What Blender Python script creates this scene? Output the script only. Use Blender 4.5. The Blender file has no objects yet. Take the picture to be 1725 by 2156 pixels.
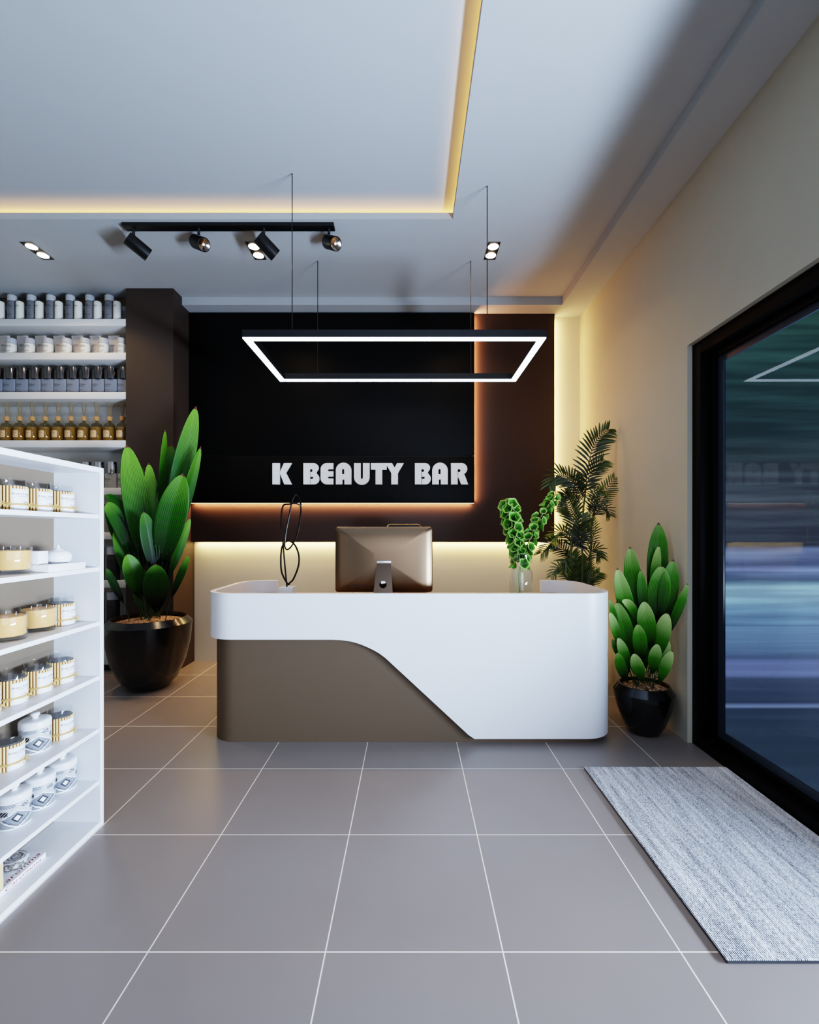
import bpy, bmesh, math, random
from mathutils import Vector, Matrix
random.seed(7)
C = bpy.context.scene.collection
PI = math.pi
F, VX, VY, H = 967.0, 864.0, 1119.5, 1.42      # focal length in pixels, vanishing point, eye height

def P(u, v, Y):
    return Vector(((u - VX) / F * Y, Y, H - (v - VY) / F * Y))

def lin(c):
    out = []
    for x in c:
        x /= 255.0
        out.append(x / 12.92 if x <= 0.04045 else ((x + 0.055) / 1.055) ** 2.4)
    return tuple(out) + (1.0,)

# ------------------------------------------------------------------ materials
MATS = {}
def new_mat(name):
    m = bpy.data.materials.new(name); m.use_nodes = True
    nt = m.node_tree; nt.nodes.clear()
    out = nt.nodes.new('ShaderNodeOutputMaterial')
    return m, nt, out

class N:
    """tiny node helper"""
    def __init__(self, nt): self.nt = nt
    def __call__(self, typ, **kw):
        n = self.nt.nodes.new(typ)
        ins = kw.pop('ins', {})
        for k, v in kw.items(): setattr(n, k, v)
        for k, v in ins.items():
            s = n.inputs[k]
            if isinstance(v, bpy.types.NodeSocket): self.nt.links.new(v, s)
            else: s.default_value = v
        return n
    def math(self, op, a, b=0.0, c=0.0, clamp=False):
        n = self('ShaderNodeMath', operation=op, use_clamp=clamp, ins={0: a, 1: b, 2: c})
        return n.outputs[0]
    def mix(self, fac, a, b, blend='MIX'):
        n = self.nt.nodes.new('ShaderNodeMix'); n.data_type = 'RGBA'; n.blend_type = blend
        for s, v in ((n.inputs[0], fac), (n.inputs[6], a), (n.inputs[7], b)):
            if isinstance(v, bpy.types.NodeSocket): self.nt.links.new(v, s)
            else: s.default_value = v
        return n.outputs[2]
    def ramp(self, fac, stops, interp='LINEAR'):
        n = self.nt.nodes.new('ShaderNodeValToRGB'); cr = n.color_ramp; cr.interpolation = interp
        while len(cr.elements) < len(stops): cr.elements.new(0.5)
        for e, (p, c) in zip(cr.elements, stops): e.position = p; e.color = c
        self.nt.links.new(fac, n.inputs[0])
        return n.outputs[0]

def mat(name, col, rough=0.5, metal=0.0, spec=0.5, var=0.0, scale=20.0, bump=0.0, coat=0.0, emit=None, estr=0.0):
    if name in MATS: return MATS[name]
    m, nt, out = new_mat(name); n = N(nt)
    b = n('ShaderNodeBsdfPrincipled', ins={'Roughness': rough, 'Metallic': metal, 'Specular IOR Level': spec, 'Coat Weight': coat})
    col = lin(col)
    b.inputs['Base Color'].default_value = col
    if var or bump:
        tc = n('ShaderNodeTexCoord')
        nz = n('ShaderNodeTexNoise', ins={'Vector': tc.outputs['Object'], 'Scale': scale, 'Detail': 4.0})
        if var:
            lo = tuple(x * (1 - var) for x in col[:3]) + (1,)
            hi = tuple(min(1, x * (1 + var)) for x in col[:3]) + (1,)
            nt.links.new(n.mix(nz.outputs['Fac'], lo, hi), b.inputs['Base Color'])
        if bump:
            bp = n('ShaderNodeBump', ins={'Strength': bump, 'Distance': 0.004, 'Height': nz.outputs['Fac']})
            nt.links.new(bp.outputs[0], b.inputs['Normal'])
    if emit:
        b.inputs['Emission Color'].default_value = lin(emit); b.inputs['Emission Strength'].default_value = estr
    nt.links.new(b.outputs[0], out.inputs[0])
    MATS[name] = m
    return m

def glass(name, tint=(245, 248, 250), refl=1.0, rough=0.0, alpha_mix=0.0, body=(255, 255, 255)):
    """thin clear glass: see-through with fresnel reflection"""
    m, nt, out = new_mat(name); n = N(nt)
    lw = n('ShaderNodeLayerWeight', ins={'Blend': 0.5})
    fr = n.math('MULTIPLY_ADD', n.math('POWER', lw.outputs['Facing'], 5.0), .93, .04)
    tr = n('ShaderNodeBsdfTransparent', ins={'Color': lin(tint)})
    gl = n('ShaderNodeBsdfGlossy', ins={'Color': (1, 1, 1, 1), 'Roughness': rough})
    base = tr.outputs[0]
    if alpha_mix:
        df = n('ShaderNodeBsdfDiffuse', ins={'Color': lin(body)})
        base = n('ShaderNodeMixShader', ins={0: alpha_mix, 1: base, 2: df.outputs[0]}).outputs[0]
    f = n.math('MULTIPLY', fr, refl)
    mx = n('ShaderNodeMixShader', ins={0: f, 1: base, 2: gl.outputs[0]})
    nt.links.new(mx.outputs[0], out.inputs[0])
    return m

def emitter(name, col, strength):
    m, nt, out = new_mat(name); n = N(nt)
    e = n('ShaderNodeEmission', ins={'Color': lin(col), 'Strength': strength})
    nt.links.new(e.outputs[0], out.inputs[0])
    return m

def floor_mat():
    m, nt, out = new_mat('floor_tile'); n = N(nt)
    tc = n('ShaderNodeTexCoord'); sp = n('ShaderNodeSeparateXYZ', ins={0: tc.outputs['Object']})
    dx = n.math('PINGPONG', n.math('ADD', sp.outputs[0], 6 - 0.3135), 0.3)
    dy = n.math('PINGPONG', n.math('ADD', sp.outputs[1], 6 - 1.552), 0.3)
    g = n.math('LESS_THAN', n.math('MINIMUM', dx, dy), 0.0023)
    nz = n('ShaderNodeTexNoise', ins={'Vector': tc.outputs['Object'], 'Scale': 1.3, 'Detail': 3.0})
    tile = n.mix(nz.outputs['Fac'], lin((126, 116, 110)), lin((140, 131, 127)))
    col = n.mix(g, tile, lin((240, 226, 208)))
    r = n.math('MULTIPLY_ADD', g, 0.3, 0.33)
    b = n('ShaderNodeBsdfPrincipled', ins={'Base Color': col, 'Roughness': r, 'Specular IOR Level': 0.4})
    bp = n('ShaderNodeBump', ins={'Strength': 0.15, 'Distance': 0.002, 'Height': n.math('SUBTRACT', 1.0, g)})
    nt.links.new(bp.outputs[0], b.inputs['Normal'])
    nt.links.new(b.outputs[0], out.inputs[0])
    return m

def mat_stripes():
    m, nt, out = new_mat('woven_mat'); n = N(nt)
    tc = n('ShaderNodeTexCoord'); sp = n('ShaderNodeSeparateXYZ', ins={0: tc.outputs['Object']})
    tri = n.math('PINGPONG', sp.outputs[0], 0.0032)
    t = n.math('DIVIDE', tri, 0.0032)
    mp = n('ShaderNodeMapping', ins={'Vector': tc.outputs['Object'], 'Scale': (22, 1.6, 1)})
    nz = n('ShaderNodeTexNoise', ins={'Vector': mp.outputs[0], 'Scale': 1.5, 'Detail': 5.0, 'Roughness': 0.75})
    mp2 = n('ShaderNodeMapping', ins={'Vector': tc.outputs['Object'], 'Scale': (260, 80, 1)})
    nz2 = n('ShaderNodeTexNoise', ins={'Vector': mp2.outputs[0], 'Scale': 1.0, 'Detail': 2.0})
    s = n.math('ADD', n.math('MULTIPLY', t, 0.9), n.math('ADD', n.math('MULTIPLY_ADD', nz.outputs['Fac'], 1.5, -0.75), n.math('MULTIPLY_ADD', nz2.outputs['Fac'], 1.2, -0.6)))
    col = n.ramp(s, [(0.16, lin((46, 47, 55))), (0.38, lin((170, 174, 184))), (0.62, lin((236, 240, 246)))])
    b = n('ShaderNodeBsdfPrincipled', ins={'Base Color': col, 'Roughness': 0.95, 'Specular IOR Level': 0.1})
    bp = n('ShaderNodeBump', ins={'Strength': 0.5, 'Distance': 0.003, 'Height': s})
    nt.links.new(bp.outputs[0], b.inputs['Normal'])
    nt.links.new(b.outputs[0], out.inputs[0])
    return m

def leaf_mat(name, dark, mid, tip, stripes=16.0):
    m, nt, out = new_mat(name); n = N(nt)
    uv = n('ShaderNodeUVMap'); sp = n('ShaderNodeSeparateXYZ', ins={0: uv.outputs[0]})
    oi = n('ShaderNodeObjectInfo')
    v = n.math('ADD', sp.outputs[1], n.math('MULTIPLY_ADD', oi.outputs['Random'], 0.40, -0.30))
    base = n.ramp(v, [(0.0, lin(dark)), (0.55, lin(mid)), (1.0, lin(tip))])  # leaf tone lightens to the tip; dark base also paints in shade among leaves
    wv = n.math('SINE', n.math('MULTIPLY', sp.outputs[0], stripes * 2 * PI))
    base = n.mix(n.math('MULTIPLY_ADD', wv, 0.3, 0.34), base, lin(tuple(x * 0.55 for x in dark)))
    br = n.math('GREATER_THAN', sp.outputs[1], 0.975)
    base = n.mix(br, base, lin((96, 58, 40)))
    b = n('ShaderNodeBsdfPrincipled', ins={'Base Color': base, 'Roughness': 0.42, 'Specular IOR Level': 0.28})
    tl = n('ShaderNodeBsdfTranslucent', ins={'Color': base})
    mx = n('ShaderNodeMixShader', ins={0: 0.10, 1: b.outputs[0], 2: tl.outputs[0]})
    nt.links.new(mx.outputs[0], out.inputs[0])
    return m

def bell_mat():
    m, nt, out = new_mat('bell_green'); n = N(nt)
    uv = n('ShaderNodeUVMap'); sp = n('ShaderNodeSeparateXYZ', ins={0: uv.outputs[0]})
    base = n.ramp(sp.outputs[1], [(0.0, lin((22, 60, 8))), (0.5, lin((66, 132, 26))), (0.72, lin((118, 180, 60))), (0.86, lin((216, 242, 150)))])
    b = n('ShaderNodeBsdfPrincipled', ins={'Base Color': base, 'Roughness': 0.5})
    tl = n('ShaderNodeBsdfTranslucent', ins={'Color': base})
    mx = n('ShaderNodeMixShader', ins={0: 0.3, 1: b.outputs[0], 2: tl.outputs[0]})
    nt.links.new(mx.outputs[0], out.inputs[0])
    return m

def gravel_mat():
    m, nt, out = new_mat('gravel'); n = N(nt)
    tc = n('ShaderNodeTexCoord')
    vo = n('ShaderNodeTexVoronoi', ins={'Vector': tc.outputs['Object'], 'Scale': 95.0})
    hs = n('ShaderNodeSeparateColor', ins={0: vo.outputs['Color']})
    col = n.ramp(hs.outputs[0], [(0.0, lin((66, 44, 32))), (0.5, lin((150, 112, 84))), (1.0, lin((226, 196, 166)))])
    b = n('ShaderNodeBsdfPrincipled', ins={'Base Color': col, 'Roughness': 0.8})
    bp = n('ShaderNodeBump', ins={'Strength': 1.0, 'Distance': 0.012, 'Height': n.math('SUBTRACT', 1.0, vo.outputs['Distance'])})
    nt.links.new(bp.outputs[0], b.inputs['Normal'])
    nt.links.new(b.outputs[0], out.inputs[0])
    return m

def swirl_mat():
    m, nt, out = new_mat('swirled_stone'); n = N(nt)
    tc = n('ShaderNodeTexCoord')
    wv = n('ShaderNodeTexWave', wave_type='RINGS', rings_direction='Z', ins={'Vector': tc.outputs['Object'], 'Scale': 26.0, 'Distortion': 6.0, 'Detail': 3.0, 'Detail Scale': 2.0})
    col = n.ramp(wv.outputs['Fac'], [(0.0, lin((92, 84, 76))), (0.25, lin((150, 146, 144))), (0.6, lin((196, 196, 202)))])
    b = n('ShaderNodeBsdfPrincipled', ins={'Base Color': col, 'Roughness': 0.5})
    nt.links.new(b.outputs[0], out.inputs[0])
    return m

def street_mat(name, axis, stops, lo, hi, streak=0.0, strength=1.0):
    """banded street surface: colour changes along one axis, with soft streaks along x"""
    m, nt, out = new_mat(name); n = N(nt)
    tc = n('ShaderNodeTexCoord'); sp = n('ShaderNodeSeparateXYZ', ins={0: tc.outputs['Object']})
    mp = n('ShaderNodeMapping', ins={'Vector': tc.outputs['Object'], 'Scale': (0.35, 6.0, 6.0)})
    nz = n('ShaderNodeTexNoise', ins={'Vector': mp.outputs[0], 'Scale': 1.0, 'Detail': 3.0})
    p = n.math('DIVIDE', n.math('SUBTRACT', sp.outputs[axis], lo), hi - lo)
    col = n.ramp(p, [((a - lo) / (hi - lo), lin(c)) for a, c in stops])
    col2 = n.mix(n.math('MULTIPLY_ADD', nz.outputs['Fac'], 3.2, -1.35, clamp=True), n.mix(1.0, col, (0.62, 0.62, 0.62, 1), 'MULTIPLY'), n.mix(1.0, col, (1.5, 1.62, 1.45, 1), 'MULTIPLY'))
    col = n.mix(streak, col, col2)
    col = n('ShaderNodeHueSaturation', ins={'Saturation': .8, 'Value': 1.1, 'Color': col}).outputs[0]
    b = n('ShaderNodeBsdfPrincipled', ins={'Base Color': col, 'Roughness': 0.7, 'Emission Color': col, 'Emission Strength': strength})  # surface glows in its own colour, standing in for outdoor light
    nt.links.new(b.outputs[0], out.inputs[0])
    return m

# ------------------------------------------------------------------ mesh helpers
def box(bm, x0, x1, y0, y1, z0, z1, bev=0.0, seg=2, mi=0):
    r = bmesh.ops.create_cube(bm, size=1.0)
    vs = r['verts']
    for v in vs:
        v.co = Vector(((x0 + x1) / 2 + v.co.x * (x1 - x0), (y0 + y1) / 2 + v.co.y * (y1 - y0), (z0 + z1) / 2 + v.co.z * (z1 - z0)))
    fs = set(f for v in vs for f in v.link_faces)
    for f in fs: f.material_index = mi
    if bev:
        es = list(set(e for v in vs for e in v.link_edges))
        r = bmesh.ops.bevel(bm, geom=es, offset=bev, segments=seg, affect='EDGES', profile=0.5)
        for f in r['faces']: f.material_index = mi
    return bm

def lathe(bm, prof, c=(0, 0, 0), seg=40, mi=0, cap0=False, cap1=False, rfun=None, M=None, uvl=None):
    """revolve (r, z) profile about z through c"""
    rings = []
    c = Vector(c)
    for k, (r, z) in enumerate(prof):
        ring = []
        for i in range(seg):
            a = 2 * PI * i / seg
            rr = r if rfun is None else rfun(r, a, k)
            p = Vector((rr * math.cos(a), rr * math.sin(a), z))
            if M is not None: p = M @ p
            ring.append(bm.verts.new(p + c))
        rings.append(ring)
    n = len(prof)
    for k in range(n - 1):
        for i in range(seg):
            j = (i + 1) % seg
            f = bm.faces.new((rings[k][i], rings[k][j], rings[k + 1][j], rings[k + 1][i]))
            f.material_index = mi
            if uvl is not None:
                for lp, (uu, vv) in zip(f.loops, ((i, k), (i + 1, k), (i + 1, k + 1), (i, k + 1))):
                    lp[uvl].uv = (uu / seg, vv / (n - 1))
    if cap0: bm.faces.new(list(reversed(rings[0]))).material_index = mi
    if cap1: bm.faces.new(rings[-1]).material_index = mi
    return rings

def tube(bm, pts, rad, seg=8, mi=0, closed=False, cap=True):
    pts = [Vector(p) for p in pts]
    n = len(pts)
    rads = rad if isinstance(rad, (list, tuple)) else [rad] * n
    rings = []; up = None
    for i, p in enumerate(pts):
        if closed: t = pts[(i + 1) % n] - pts[i - 1]
        else: t = pts[min(i + 1, n - 1)] - pts[max(i - 1, 0)]
        t.normalize()
        if up is None:
            up = Vector((0, 0, 1)) if abs(t.z) < 0.9 else Vector((0, 1, 0))
        s = t.cross(up)
        if s.length < 1e-5: s = t.cross(Vector((1, 0, 0)))
        s.normalize(); up = s.cross(t).normalized()
        rings.append([bm.verts.new(p + (s * math.cos(2 * PI * k / seg) + up * math.sin(2 * PI * k / seg)) * rads[i]) for k in range(seg)])
    m = n if closed else n - 1
    for i in range(m):
        a, b = rings[i], rings[(i + 1) % n]
        for k in range(seg):
            bm.faces.new((a[k], a[(k + 1) % seg], b[(k + 1) % seg], b[k])).material_index = mi
    if cap and not closed:
        bm.faces.new(list(reversed(rings[0]))).material_index = mi
        bm.faces.new(rings[-1]).material_index = mi

def spline(pts, per=8, closed=False):
    pts = [Vector(p) for p in pts]; n = len(pts); out = []
    rng = range(n if closed else n - 1)
    for i in rng:
        if closed: p0, p1, p2, p3 = pts[i - 1], pts[i], pts[(i + 1) % n], pts[(i + 2) % n]
        else: p0, p1, p2, p3 = pts[max(i - 1, 0)], pts[i], pts[i + 1], pts[min(i + 2, n - 1)]
        for k in range(per):
            t = k / per
            out.append(0.5 * ((2 * p1) + (p2 - p0) * t + (2 * p0 - 5 * p1 + 4 * p2 - p3) * t * t + (3 * p1 - p0 - 3 * p2 + p3) * t ** 3))
    if not closed: out.append(pts[-1])
    return out

def prism(bm, poly, a0, a1, axis='z', mi=0):
    """extrude a 2-D polygon between a0 and a1 along axis"""
    def mk(p, a):
        if axis == 'z': return Vector((p[0], p[1], a))
        if axis == 'y': return Vector((p[0], a, p[1]))
        return Vector((a, p[0], p[1]))
    A = [bm.verts.new(mk(p, a0)) for p in poly]; B = [bm.verts.new(mk(p, a1)) for p in poly]
    n = len(poly)
    fs = [bm.faces.new(A), bm.faces.new(B)]
    for i in range(n): fs.append(bm.faces.new((A[i], A[(i + 1) % n], B[(i + 1) % n], B[i])))
    for f in fs: f.material_index = mi
    return fs

_text_cache = {}
def text2d(s, size):
    if (s, size) in _text_cache: return _text_cache[(s, size)]
    cu = bpy.data.curves.new('t', 'FONT'); cu.body = s; cu.size = size; cu.align_x = 'CENTER'; cu.align_y = 'CENTER'; cu.resolution_u = 2
    o = bpy.data.objects.new('t', cu); C.objects.link(o)
    dg = bpy.context.evaluated_depsgraph_get(); dg.update()
    me = bpy.data.meshes.new_from_object(o.evaluated_get(dg))
    r = ([v.co.copy() for v in me.vertices], [list(p.vertices) for p in me.polygons])
    bpy.data.objects.remove(o); bpy.data.meshes.remove(me); bpy.data.curves.remove(cu)
    _text_cache[(s, size)] = r
    return r

def add_text(bm, s, size, fn, mi=1, shear=0.0):
    vs, fs = text2d(s, size)
    nv = [bm.verts.new(fn(v.x + shear * v.y, v.y)) for v in vs]
    for f in fs:
        try: bm.faces.new([nv[i] for i in f]).material_index = mi
        except ValueError: pass

def obj(name, bm, mats, parent=None, origin=None, smooth=35.0, normals=True):
    if normals: bmesh.ops.recalc_face_normals(bm, faces=bm.faces[:])
    if origin is not None:
        bmesh.ops.translate(bm, verts=bm.verts[:], vec=-Vector(origin))
    me = bpy.data.meshes.new(name); bm.to_mesh(me); bm.free()
    if not isinstance(mats, (list, tuple)): mats = [mats]
    for m in mats: me.materials.append(m)
    if smooth is not None:
        me.shade_smooth(); me.set_sharp_from_angle(angle=math.radians(smooth))
    o = bpy.data.objects.new(name, me); C.objects.link(o)
    if parent is not None: o.parent = parent
    elif origin is not None: o.location = origin
    return o

def nb(): return bmesh.new()

def thing(name, label, cat, loc=(0, 0, 0), rz=0.0, group=None):
    o = bpy.data.objects.new(name, None); C.objects.link(o)
    o.empty_display_size = 0.05
    o.location = loc; o.rotation_euler = (0, 0, rz)
    o['label'] = label; o['category'] = cat
    if group: o['group'] = group
    return o

def tag(o, label, cat, group=None, kind=None):
    o['label'] = label; o['category'] = cat
    if group: o['group'] = group
    if kind: o['kind'] = kind
    return o

def struct(o, label=None, cat=None):
    o['kind'] = 'structure'
    if label: o['label'] = label
    if cat: o['category'] = cat
    return o

KIDS = {}
def copy_tree(o, parent=None):
    c = o.copy(); C.objects.link(c)
    if parent is not None: c.parent = parent
    for ch in list(o.children):
        copy_tree(ch, c)
    return c

def place(proto, used, loc, label, group=None, rz=None):
    """first call moves the prototype itself, later calls copy it"""
    if not used: o = proto; used.append(1)
    else: o = copy_tree(proto)
    o.location = loc
    if rz is not None: o.rotation_euler = (0, 0, rz)
    o['label'] = label
    if group: o['group'] = group
    return o

ORD = ['', 'first', 'second', 'third', 'fourth', 'fifth', 'sixth', 'seventh', 'eighth', 'ninth', 'tenth', 'eleventh', 'twelfth']

# ------------------------------------------------------------------ shared materials
M_ceil = mat('ceiling_paint', (168, 171, 173), 0.9, var=0.02, scale=6)
M_wall = mat('beige_plaster', (172, 167, 152), 0.85, var=0.03, scale=5, bump=0.03)
M_cream = mat('cream_plaster', (214, 206, 188), 0.8, var=0.03, scale=5)
M_floor = floor_mat()
M_pillar = mat('taupe_brown_paint', (54, 42, 35), 0.6, var=0.04, scale=8)
M_brown = mat('dark_brown_board', (54, 37, 31), 0.6, var=0.05, scale=8)
M_black = mat('black_gloss_board', (5, 5, 6), 0.5, spec=.15, var=0.1, scale=8)
M_blackmetal = mat('black_metal', (10, 10, 11), 0.4, var=0.1, scale=40)
M_frame = mat('black_window_frame', (4, 4, 5), 0.5, spec=.08, var=0.1, scale=30)
M_white = mat('white_lacquer', (234, 236, 240), 0.38, var=0.01, scale=5)
M_shelfwhite = mat('pale_shelf_lacquer', (214, 214, 212), 0.45, var=0.02, scale=9)
M_taupe = mat('taupe_backing', (112, 98, 82), 0.7, var=0.03, scale=9)
M_deskbrown = mat('brown_lacquer', (92, 76, 60), 0.5, var=0.03, scale=6)
M_wood = mat('warm_oak', (150, 112, 74), 0.4, var=0.25, scale=14)
M_pot = mat('black_glazed_pot', (12, 12, 14), 0.2, var=0.1, scale=12, coat=0.4)
M_gravel = gravel_mat()
M_stem = mat('dark_leaf_stem', (40, 62, 26), 0.5, var=0.2, scale=30)
M_letter = mat('satin_silver_letter', (226, 228, 228), 0.45, metal=0.0, var=0.02, scale=20)
M_ink = mat('dark_print', (28, 28, 32), 0.6, var=0.1, scale=60)
M_porc = mat('white_porcelain', (240, 241, 244), 0.25, var=0.01, scale=20)
M_plinth = mat('black_plinth', (16, 16, 17), 0.5, var=0.1, scale=20)

# ------------------------------------------------------------------ the room
XR, XL, YB, ZC, ZS, ZU = 1.865, -4.45, 5.05, 3.857, 3.778, 3.945
YF = -1.4
bm = nb(); box(bm, XL - .1, 1.9, YF, YB + .1, -.1, 0)
struct(obj('floor', bm, M_floor), 'grey square floor tiles with thin cream grout lines', 'floor')

bm = nb(); box(bm, XL - .1, XR + .2, YB, YB + .12, 0, 4.1)
struct(obj('wall_back', bm, M_cream), 'cream back wall behind the reception desk', 'wall')
bm = nb(); box(bm, XL - .12, XL, YF, YB, 0, 4.1)
struct(obj('wall_left', bm, M_wall), 'beige left wall beyond the shelving', 'wall')
bm = nb()
box(bm, XR, 2.07, 3.09, YB, 0, 4.1)
box(bm, XR, 2.07, YF, 3.09, 2.672, 4.1)
struct(obj('wall_right', bm, M_wall), 'beige right wall around the large window', 'wall')

# ceiling with a raised rectangular recess
RX0, RX1, RY0, RY1 = -3.7, 0.333, -0.9, 3.579
LP = 0.016
bm = nb()
box(bm, XL, RX0 - LP, YF, YB, ZC, ZC + .02)
box(bm, RX1 + LP, XR, YF, YB, ZC, ZC + .02)
box(bm, RX0 - LP, RX1 + LP, RY1 + LP, YB, ZC, ZC + .02)
box(bm, RX0 - LP, RX1 + LP, YF, RY0 - LP, ZC, ZC + .02)
box(bm, RX0 - .3, RX1 + .3, RY0 - .3, RY1 + .3, ZU, ZU + .03)
for a in ((RX0 - .3, RX0 - .28, RY0 - .3, RY1 + .3), (RX1 + .28, RX1 + .3, RY0 - .3, RY1 + .3),
          (RX0 - .28, RX1 + .28, RY1 + .28, RY1 + .3), (RX0 - .28, RX1 + .28, RY0 - .3, RY0 - .28)):
    box(bm, *a, ZC + .02, ZU)
struct(obj('ceiling', bm, M_ceil), 'white ceiling with a raised lit rectangular recess', 'ceiling')
bm = nb()
zl = 3.907
box(bm, RX0 - LP, RX0, RY0, RY1, ZC, zl); box(bm, RX1, RX1 + LP, RY0, RY1, ZC, zl)
box(bm, RX0 - LP, RX1 + LP, RY1, RY1 + LP, ZC, zl); box(bm, RX0 - LP, RX1 + LP, RY0 - LP, RY0, ZC, zl)
struct(obj('trim_1', bm, M_ceil), 'white upstand lip around the raised ceiling recess', 'trim')
# lowered border along the back and right walls
bm = nb()
box(bm, -2.373, XR, 4.775, YB, ZS, ZC); box(bm, 1.58, XR, YF, 4.775, ZS, ZC)
struct(obj('trim_2', bm, M_ceil), 'lowered ceiling border along back and right walls', 'trim')

bm = nb(); box(bm, -2.848, -2.373, 4.598, YB, 0, ZC)
struct(obj('pillar', bm, M_pillar), 'dark brown square pillar between wall shelves and black sign panel', 'pillar')

# ------------------------------------------------------------------ window in the right wall
win = thing('window_1', 'large black framed shop window in the right wall', 'window', (0, 0, 0)); struct(win)
bm = nb()
fx0, fx1 = 1.896, 2.03
box(bm, fx0, fx1, 3.0, 3.088, 0, 2.67, .004)                 # far upright
box(bm, fx0, fx1, YF, 3.0, 2.585, 2.67, .004)                # head
box(bm, fx0, fx1, YF, 3.0, 0, .07, .004)                     # sill rail
box(bm, fx0 + .06, fx1, 2.955, 3.0, .07, 2.585, .003)        # inner upright
box(bm, fx0 + .06, fx1, YF, 2.955, 2.54, 2.585, .003)
box(bm, fx0 + .06, fx1, YF, 2.955, .07, .105, .003)
obj('window_frame', bm, M_frame, win)
bm = nb(); box(bm, 1.984, 1.988, YF, 2.96, .1, 2.545)
obj('window_pane', bm, glass('window_glass', (232, 240, 246), .28), win)
# sealed strip around pane edge, dark bluish
bm = nb()
M_seal = mat('slate_glazing_bead', (40, 48, 58), 0.3, var=.05, scale=10)
box(bm, 1.98, 1.992, 2.905, 2.957, .105, 2.54); box(bm, 1.98, 1.992, YF, 2.905, 2.50, 2.54); box(bm, 1.98, 1.992, YF, 2.905, .105, .15)
obj('glazing_bead', bm, M_seal, win)

# ------------------------------------------------------------------ the street outside
bm = nb(); box(bm, 2.07, 14, -4, 8, -.12, -.02)
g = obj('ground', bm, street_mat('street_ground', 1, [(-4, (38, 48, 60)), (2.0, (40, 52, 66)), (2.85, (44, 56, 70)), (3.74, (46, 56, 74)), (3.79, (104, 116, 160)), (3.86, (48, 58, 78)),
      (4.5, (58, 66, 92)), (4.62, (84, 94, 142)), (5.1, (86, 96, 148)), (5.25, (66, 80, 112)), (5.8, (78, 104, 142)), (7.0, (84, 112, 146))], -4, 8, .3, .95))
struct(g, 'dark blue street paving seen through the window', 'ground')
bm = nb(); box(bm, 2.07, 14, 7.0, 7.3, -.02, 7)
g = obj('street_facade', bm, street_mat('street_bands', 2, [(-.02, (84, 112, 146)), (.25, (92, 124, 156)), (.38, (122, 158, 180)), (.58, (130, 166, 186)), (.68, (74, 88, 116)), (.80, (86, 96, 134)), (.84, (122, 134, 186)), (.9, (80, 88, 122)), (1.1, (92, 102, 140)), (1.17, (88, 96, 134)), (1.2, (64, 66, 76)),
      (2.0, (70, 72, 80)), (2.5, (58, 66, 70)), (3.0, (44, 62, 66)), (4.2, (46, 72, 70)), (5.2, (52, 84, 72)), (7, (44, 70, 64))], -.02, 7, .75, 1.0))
tag(g, 'dark green and blue banded street frontage seen through the window', 'building')

# ------------------------------------------------------------------ brown panel, black sign panel with letters
bm = nb(); box(bm, -2.372, 1.5615, 4.967, 4.985, 1.31, 3.776, .001)
t = thing('wall_panel', 'dark brown wall panel with yellow backlit edges behind the black sign', 'panel', (0, 4.985, 1.31))
obj('board', bm, M_brown, t, origin=t.location)
bm = nb(); box(bm, -2.3, 1.5, 4.985, YB, 1.40, 3.7)
obj('mounting_frame', bm, M_brown, t, origin=t.location)

sign = thing('sign_panel', 'black wall panel carrying silver K BEAUTY BAR letters', 'sign', (0, 4.94, 1.7275))
so = Vector(sign.location)
YS0, YS1 = 4.915, 4.93
bm = nb(); box(bm, -2.364, .686, YS0, YS1, 1.7275, 2.226, .001); obj('lower_board', bm, M_black, sign, origin=so)
bm = nb(); box(bm, -2.364, .686, YS0, YS1, 2.236, 3.762, .001); obj('upper_board', bm, M_black, sign, origin=so)
bm = nb(); box(bm, -2.3, .62, YS1, 4.967, 1.80, 3.7); obj('mounting_frame', bm, M_plinth, sign, origin=so)
bm = nb(); box(bm, -2.36, .684, YS0 + .002, YS1 + .002, 1.7215, 1.7270); obj('light_strip', bm, emitter('warm_strip', (255, 226, 176), 3.0), sign, origin=so)

def arc(cx, cy, rx, ry, a0, a1, n=9):
    return [(cx + rx * math.cos(math.radians(a0 + (a1 - a0) * i / n)), cy + ry * math.sin(math.radians(a0 + (a1 - a0) * i / n))) for i in range(n + 1)]
# outlines in photo-crop units, y down; 0 deg = right, 90 = down
def L_B(o):
    out = [(303, 135), (382, 135)] + arc(384, 172, 40, 37, -80, 50) + [(406, 215)] + arc(388, 260, 42, 45, -50, 88) + [(303, 305)]
    hole = [(354, 182), (367, 182)] + arc(368, 194, 9, 12, -90, 90, 6) + [(360, 206), (360, 243), (372, 243)] + arc(374, 252, 9, 9.5, -90, 90, 6) + [(360, 262), (360, 304), (354, 304)]
    return [[(x + o, y) for x, y in s] for s in (out, hole)]
def L_A(o):
    out = [(565, 305), (565, 195)] + arc(627, 193, 62, 62, 182, 358, 16) + [(689, 195), (689, 305), (634, 305), (634, 266), (617, 266), (617, 305)]
    hole = [(613, 224), (613, 194)] + arc(623, 190, 10, 10, 180, 360, 6) + [(633, 194), (633, 224)]
    return [[(x + o, y) for x, y in s] for s in (out, hole)]
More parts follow.
